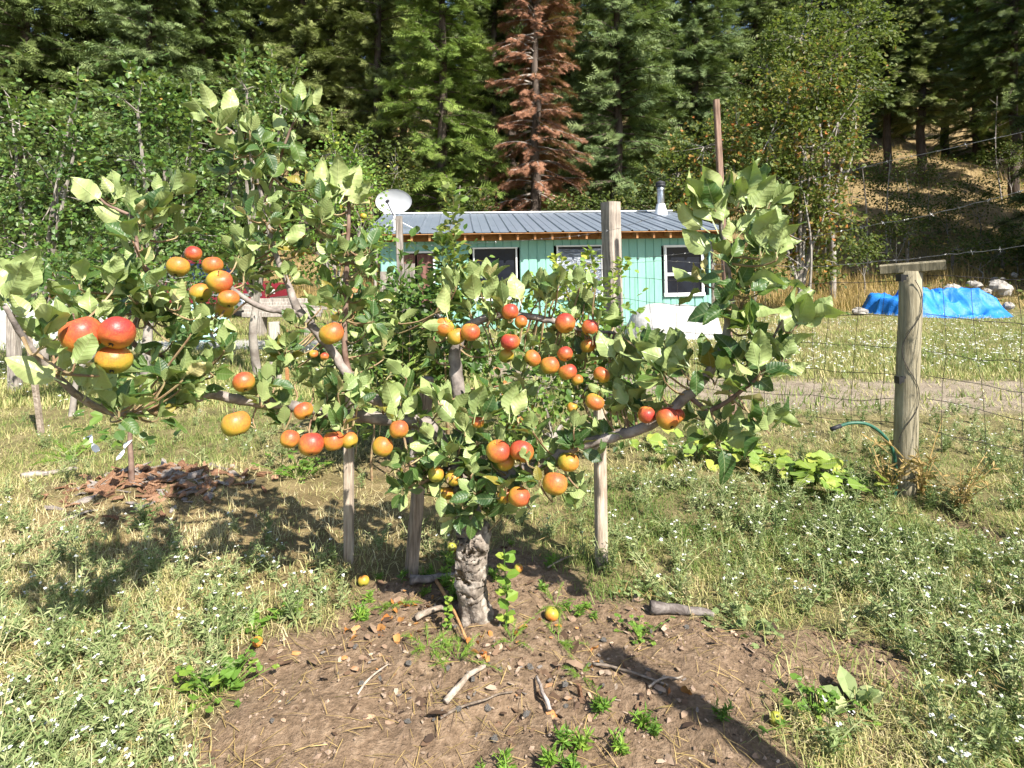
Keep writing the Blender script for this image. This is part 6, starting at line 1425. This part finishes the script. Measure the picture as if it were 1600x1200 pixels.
for v in range(4):
    m = k == v; S = g.uniform(.6, 1.15, m.sum()); r_ = place(acc, wf[v], X[m], Y[m], S, np.zeros(m.sum()), g, .12)
    if r_: flowers(wf[v][3], r_[0], r_[1], S, .5, .011, g)
tag(link('field_weeds', acc.mesh('field_weeds', WEED)), 'weeds of the field behind the fence', 'weeds', kind='stuff')
tag(link('white_flowers', fl.mesh('white_flowers', PETAL)), 'tiny white flower heads on the weeds', 'flowers', kind='stuff')
# loose dry stalks lying on the soil
acc = Acc(); X, Y = sample_ground(13000, 1.0, 5.5, lambda x, y: soil_mask(x, y) * .45 + .35, g); N = len(X)
pos = np.stack([X, Y, gz(X, Y) + .006], -1); scatter(acc, np.array([[-.012, 0, 0], [.012, 0, 0], [.02, .5, .05], [-.004, .5, .05], [.0, 1, .01]]), np.array([[0, 1, 2], [0, 2, 3], [3, 2, 4]]), frames(rand_dirs(N, -.08, .12, g), np.array([0, 0, 1.0]) + g.normal(0, .2, (N, 3))), g.uniform(.025, .10, N), pos + np.stack([np.zeros(N), np.zeros(N), (1 - soil_mask(X, Y)) * g.uniform(0, .05, N)], -1), np.clip(g.normal(.55, .25, N), 0, 1))
tag(link('straw_litter', acc.mesh('straw_litter', STRAW)), 'dry stalks and straw strewn over the soil', 'straw', kind='stuff')

# crumbs and clods of soil
acc = Acc(); X, Y = sample_ground(15000, 1.0, 3.4, lambda x, y: soil_mask(x, y) * (.25 + .75 * sstep(.4, .6, fbm(x * 5, y * 5, 88))), g); N = len(X)
cv = np.array([[1, 0, 0], [-.9, .2, 0], [0, 1, .1], [.1, -.9, 0], [.1, .1, .8], [0, 0, -.7]]); ct = np.array([[0, 2, 4], [2, 1, 4], [1, 3, 4], [3, 0, 4], [2, 0, 5], [1, 2, 5], [3, 1, 5], [0, 3, 5]])
sz = np.minimum(np.exp(g.normal(math.log(.0050), .42, N)), .012); scatter(acc, cv, ct, frames(rand_dirs(N, -.4, .4, g), np.array([0, 0, 1.0]) + g.normal(0, .4, (N, 3))), sz[:, None] * g.uniform(.6, 1.3, (N, 3)), np.stack([X, Y, gz(X, Y) + sz * .15], -1), g.uniform(0, 1, N))
CLOD = leaf_mat('soil_clod', [(0, (0.085, 0.055, 0.038)), (0.5, (0.20, 0.14, 0.10)), (1, (0.32, 0.235, 0.175))], trans=0, rough=.95, spec=.1)
tag(link('soil_clods', acc.mesh('soil_clods', CLOD)), 'crumbs and clods of dry brown soil', 'soil', kind='stuff')

# low undergrowth on the hillside
acc = Acc(); X, Y = sample_ground(1900, 19, 55, lambda x, y: sstep(.42, .62, fbm(x * .3, y * .3, 95)) * .9 + .08, g, 1.0, 3.0); n_ = 14
c = np.repeat(np.stack([X, Y, gz(X, Y)], -1), n_, 0); N = len(c); h_ = np.repeat(g.uniform(.25, .9, len(X)), n_); p = c + g.normal(0, 1, (N, 3)) * (h_ * .5)[:, None] * [1, 1, 0] + np.stack([np.zeros(N), np.zeros(N), g.uniform(0, 1, N) * h_], -1)
scatter(acc, LEAF4_V, LEAF4_T, frames(rand_dirs(N, -.3, .7, g), np.array([0, -.4, 1.0]) + g.normal(0, .5, (N, 3))), g.uniform(.10, .22, N), p, np.clip(g.normal(.55, .25, N), 0, 1))
tag(link('undergrowth', acc.mesh('undergrowth', SCRUB_LEAF)), 'low scrubby undergrowth on the hillside', 'undergrowth', kind='stuff')

# scraps and dry stalks at the foot of the T-topped post
for i, (px, py, sc_, lb) in enumerate([(1442, 775, 2.6, 'tall brown dry stalks right at the foot of the T-topped post'), (1385, 778, 2.0, 'brown dry stalks left at the foot of the T-topped post'), (1500, 800, 2.0, 'brown dry stalks beside the furrow by the fence')]):
    V, T, R_, _h = weed(70 + i, .17, 11, False); o = link('dry_weed', new_mesh('dry_weed', V, [T], STRAW, False, R_)); o.location = on_ground(px, py); o.scale = (sc_,) * 3; tag(o, lb, 'plant', 'dry stalks by the fence')

# bark shreds and litter trodden into the soil
acc = Acc(); X, Y = sample_ground(17000, 1.0, 3.2, lambda x, y: soil_mask(x, y) * (.15 + .85 * sstep(.42, .62, fbm(x * 3.2 + 7, y * 3.2, 99))) + .05 * zone(x, y, 0, 2.2, 1, .5), g); N = len(X)
lv = np.array([[-.22, 0, 0], [.18, .05, .04], [.30, .5, .10], [-.28, .45, .02], [.10, 1.0, .0], [-.16, .9, .06]]); lt = np.array([[0, 1, 2], [0, 2, 3], [3, 2, 4], [3, 4, 5]])
scatter(acc, lv, lt, frames(rand_dirs(N, -.15, .25, g), np.array([0, 0, 1.0]) + g.normal(0, .38, (N, 3))), np.exp(g.normal(math.log(.016), .5, N)), np.stack([X, Y, gz(X, Y) + .004], -1), np.clip(g.normal(.45, .28, N), 0, 1))
LITTER = leaf_mat('bark_litter', [(0, (0.045, 0.03, 0.022)), (0.35, (0.13, 0.08, 0.05)), (0.6, (0.27, 0.185, 0.125)), (0.85, (0.38, 0.30, 0.23)), (1, (0.44, 0.20, 0.07))], trans=0, rough=.9, spec=.1)
tag(link('bark_litter', acc.mesh('bark_litter', LITTER)), 'shreds of bark and dead leaf trodden into the soil', 'litter', kind='stuff')
# young green sprigs creeping onto the soil
acc = Acc(); sp_ = [weed(90 + k_, .05, 5, False) for k_ in range(4)]; X, Y = sample_ground(2600, 1.0, 3.0, lambda x, y: (soil_mask(x, y) > .3) * sstep(.55, .72, fbm(x * 2.1 + 2, y * 2.1, 111)) * .6, g); k = g.integers(0, 4, len(X))
for v in range(4): place(acc, sp_[v], X[k == v], Y[k == v], g.uniform(.5, 1.2, (k == v).sum()), np.full((k == v).sum(), -.05), g, .15)
tag(link('green_sprigs', acc.mesh('green_sprigs', DILL)), 'small green weed sprigs coming up on the soil', 'weeds', kind='stuff')
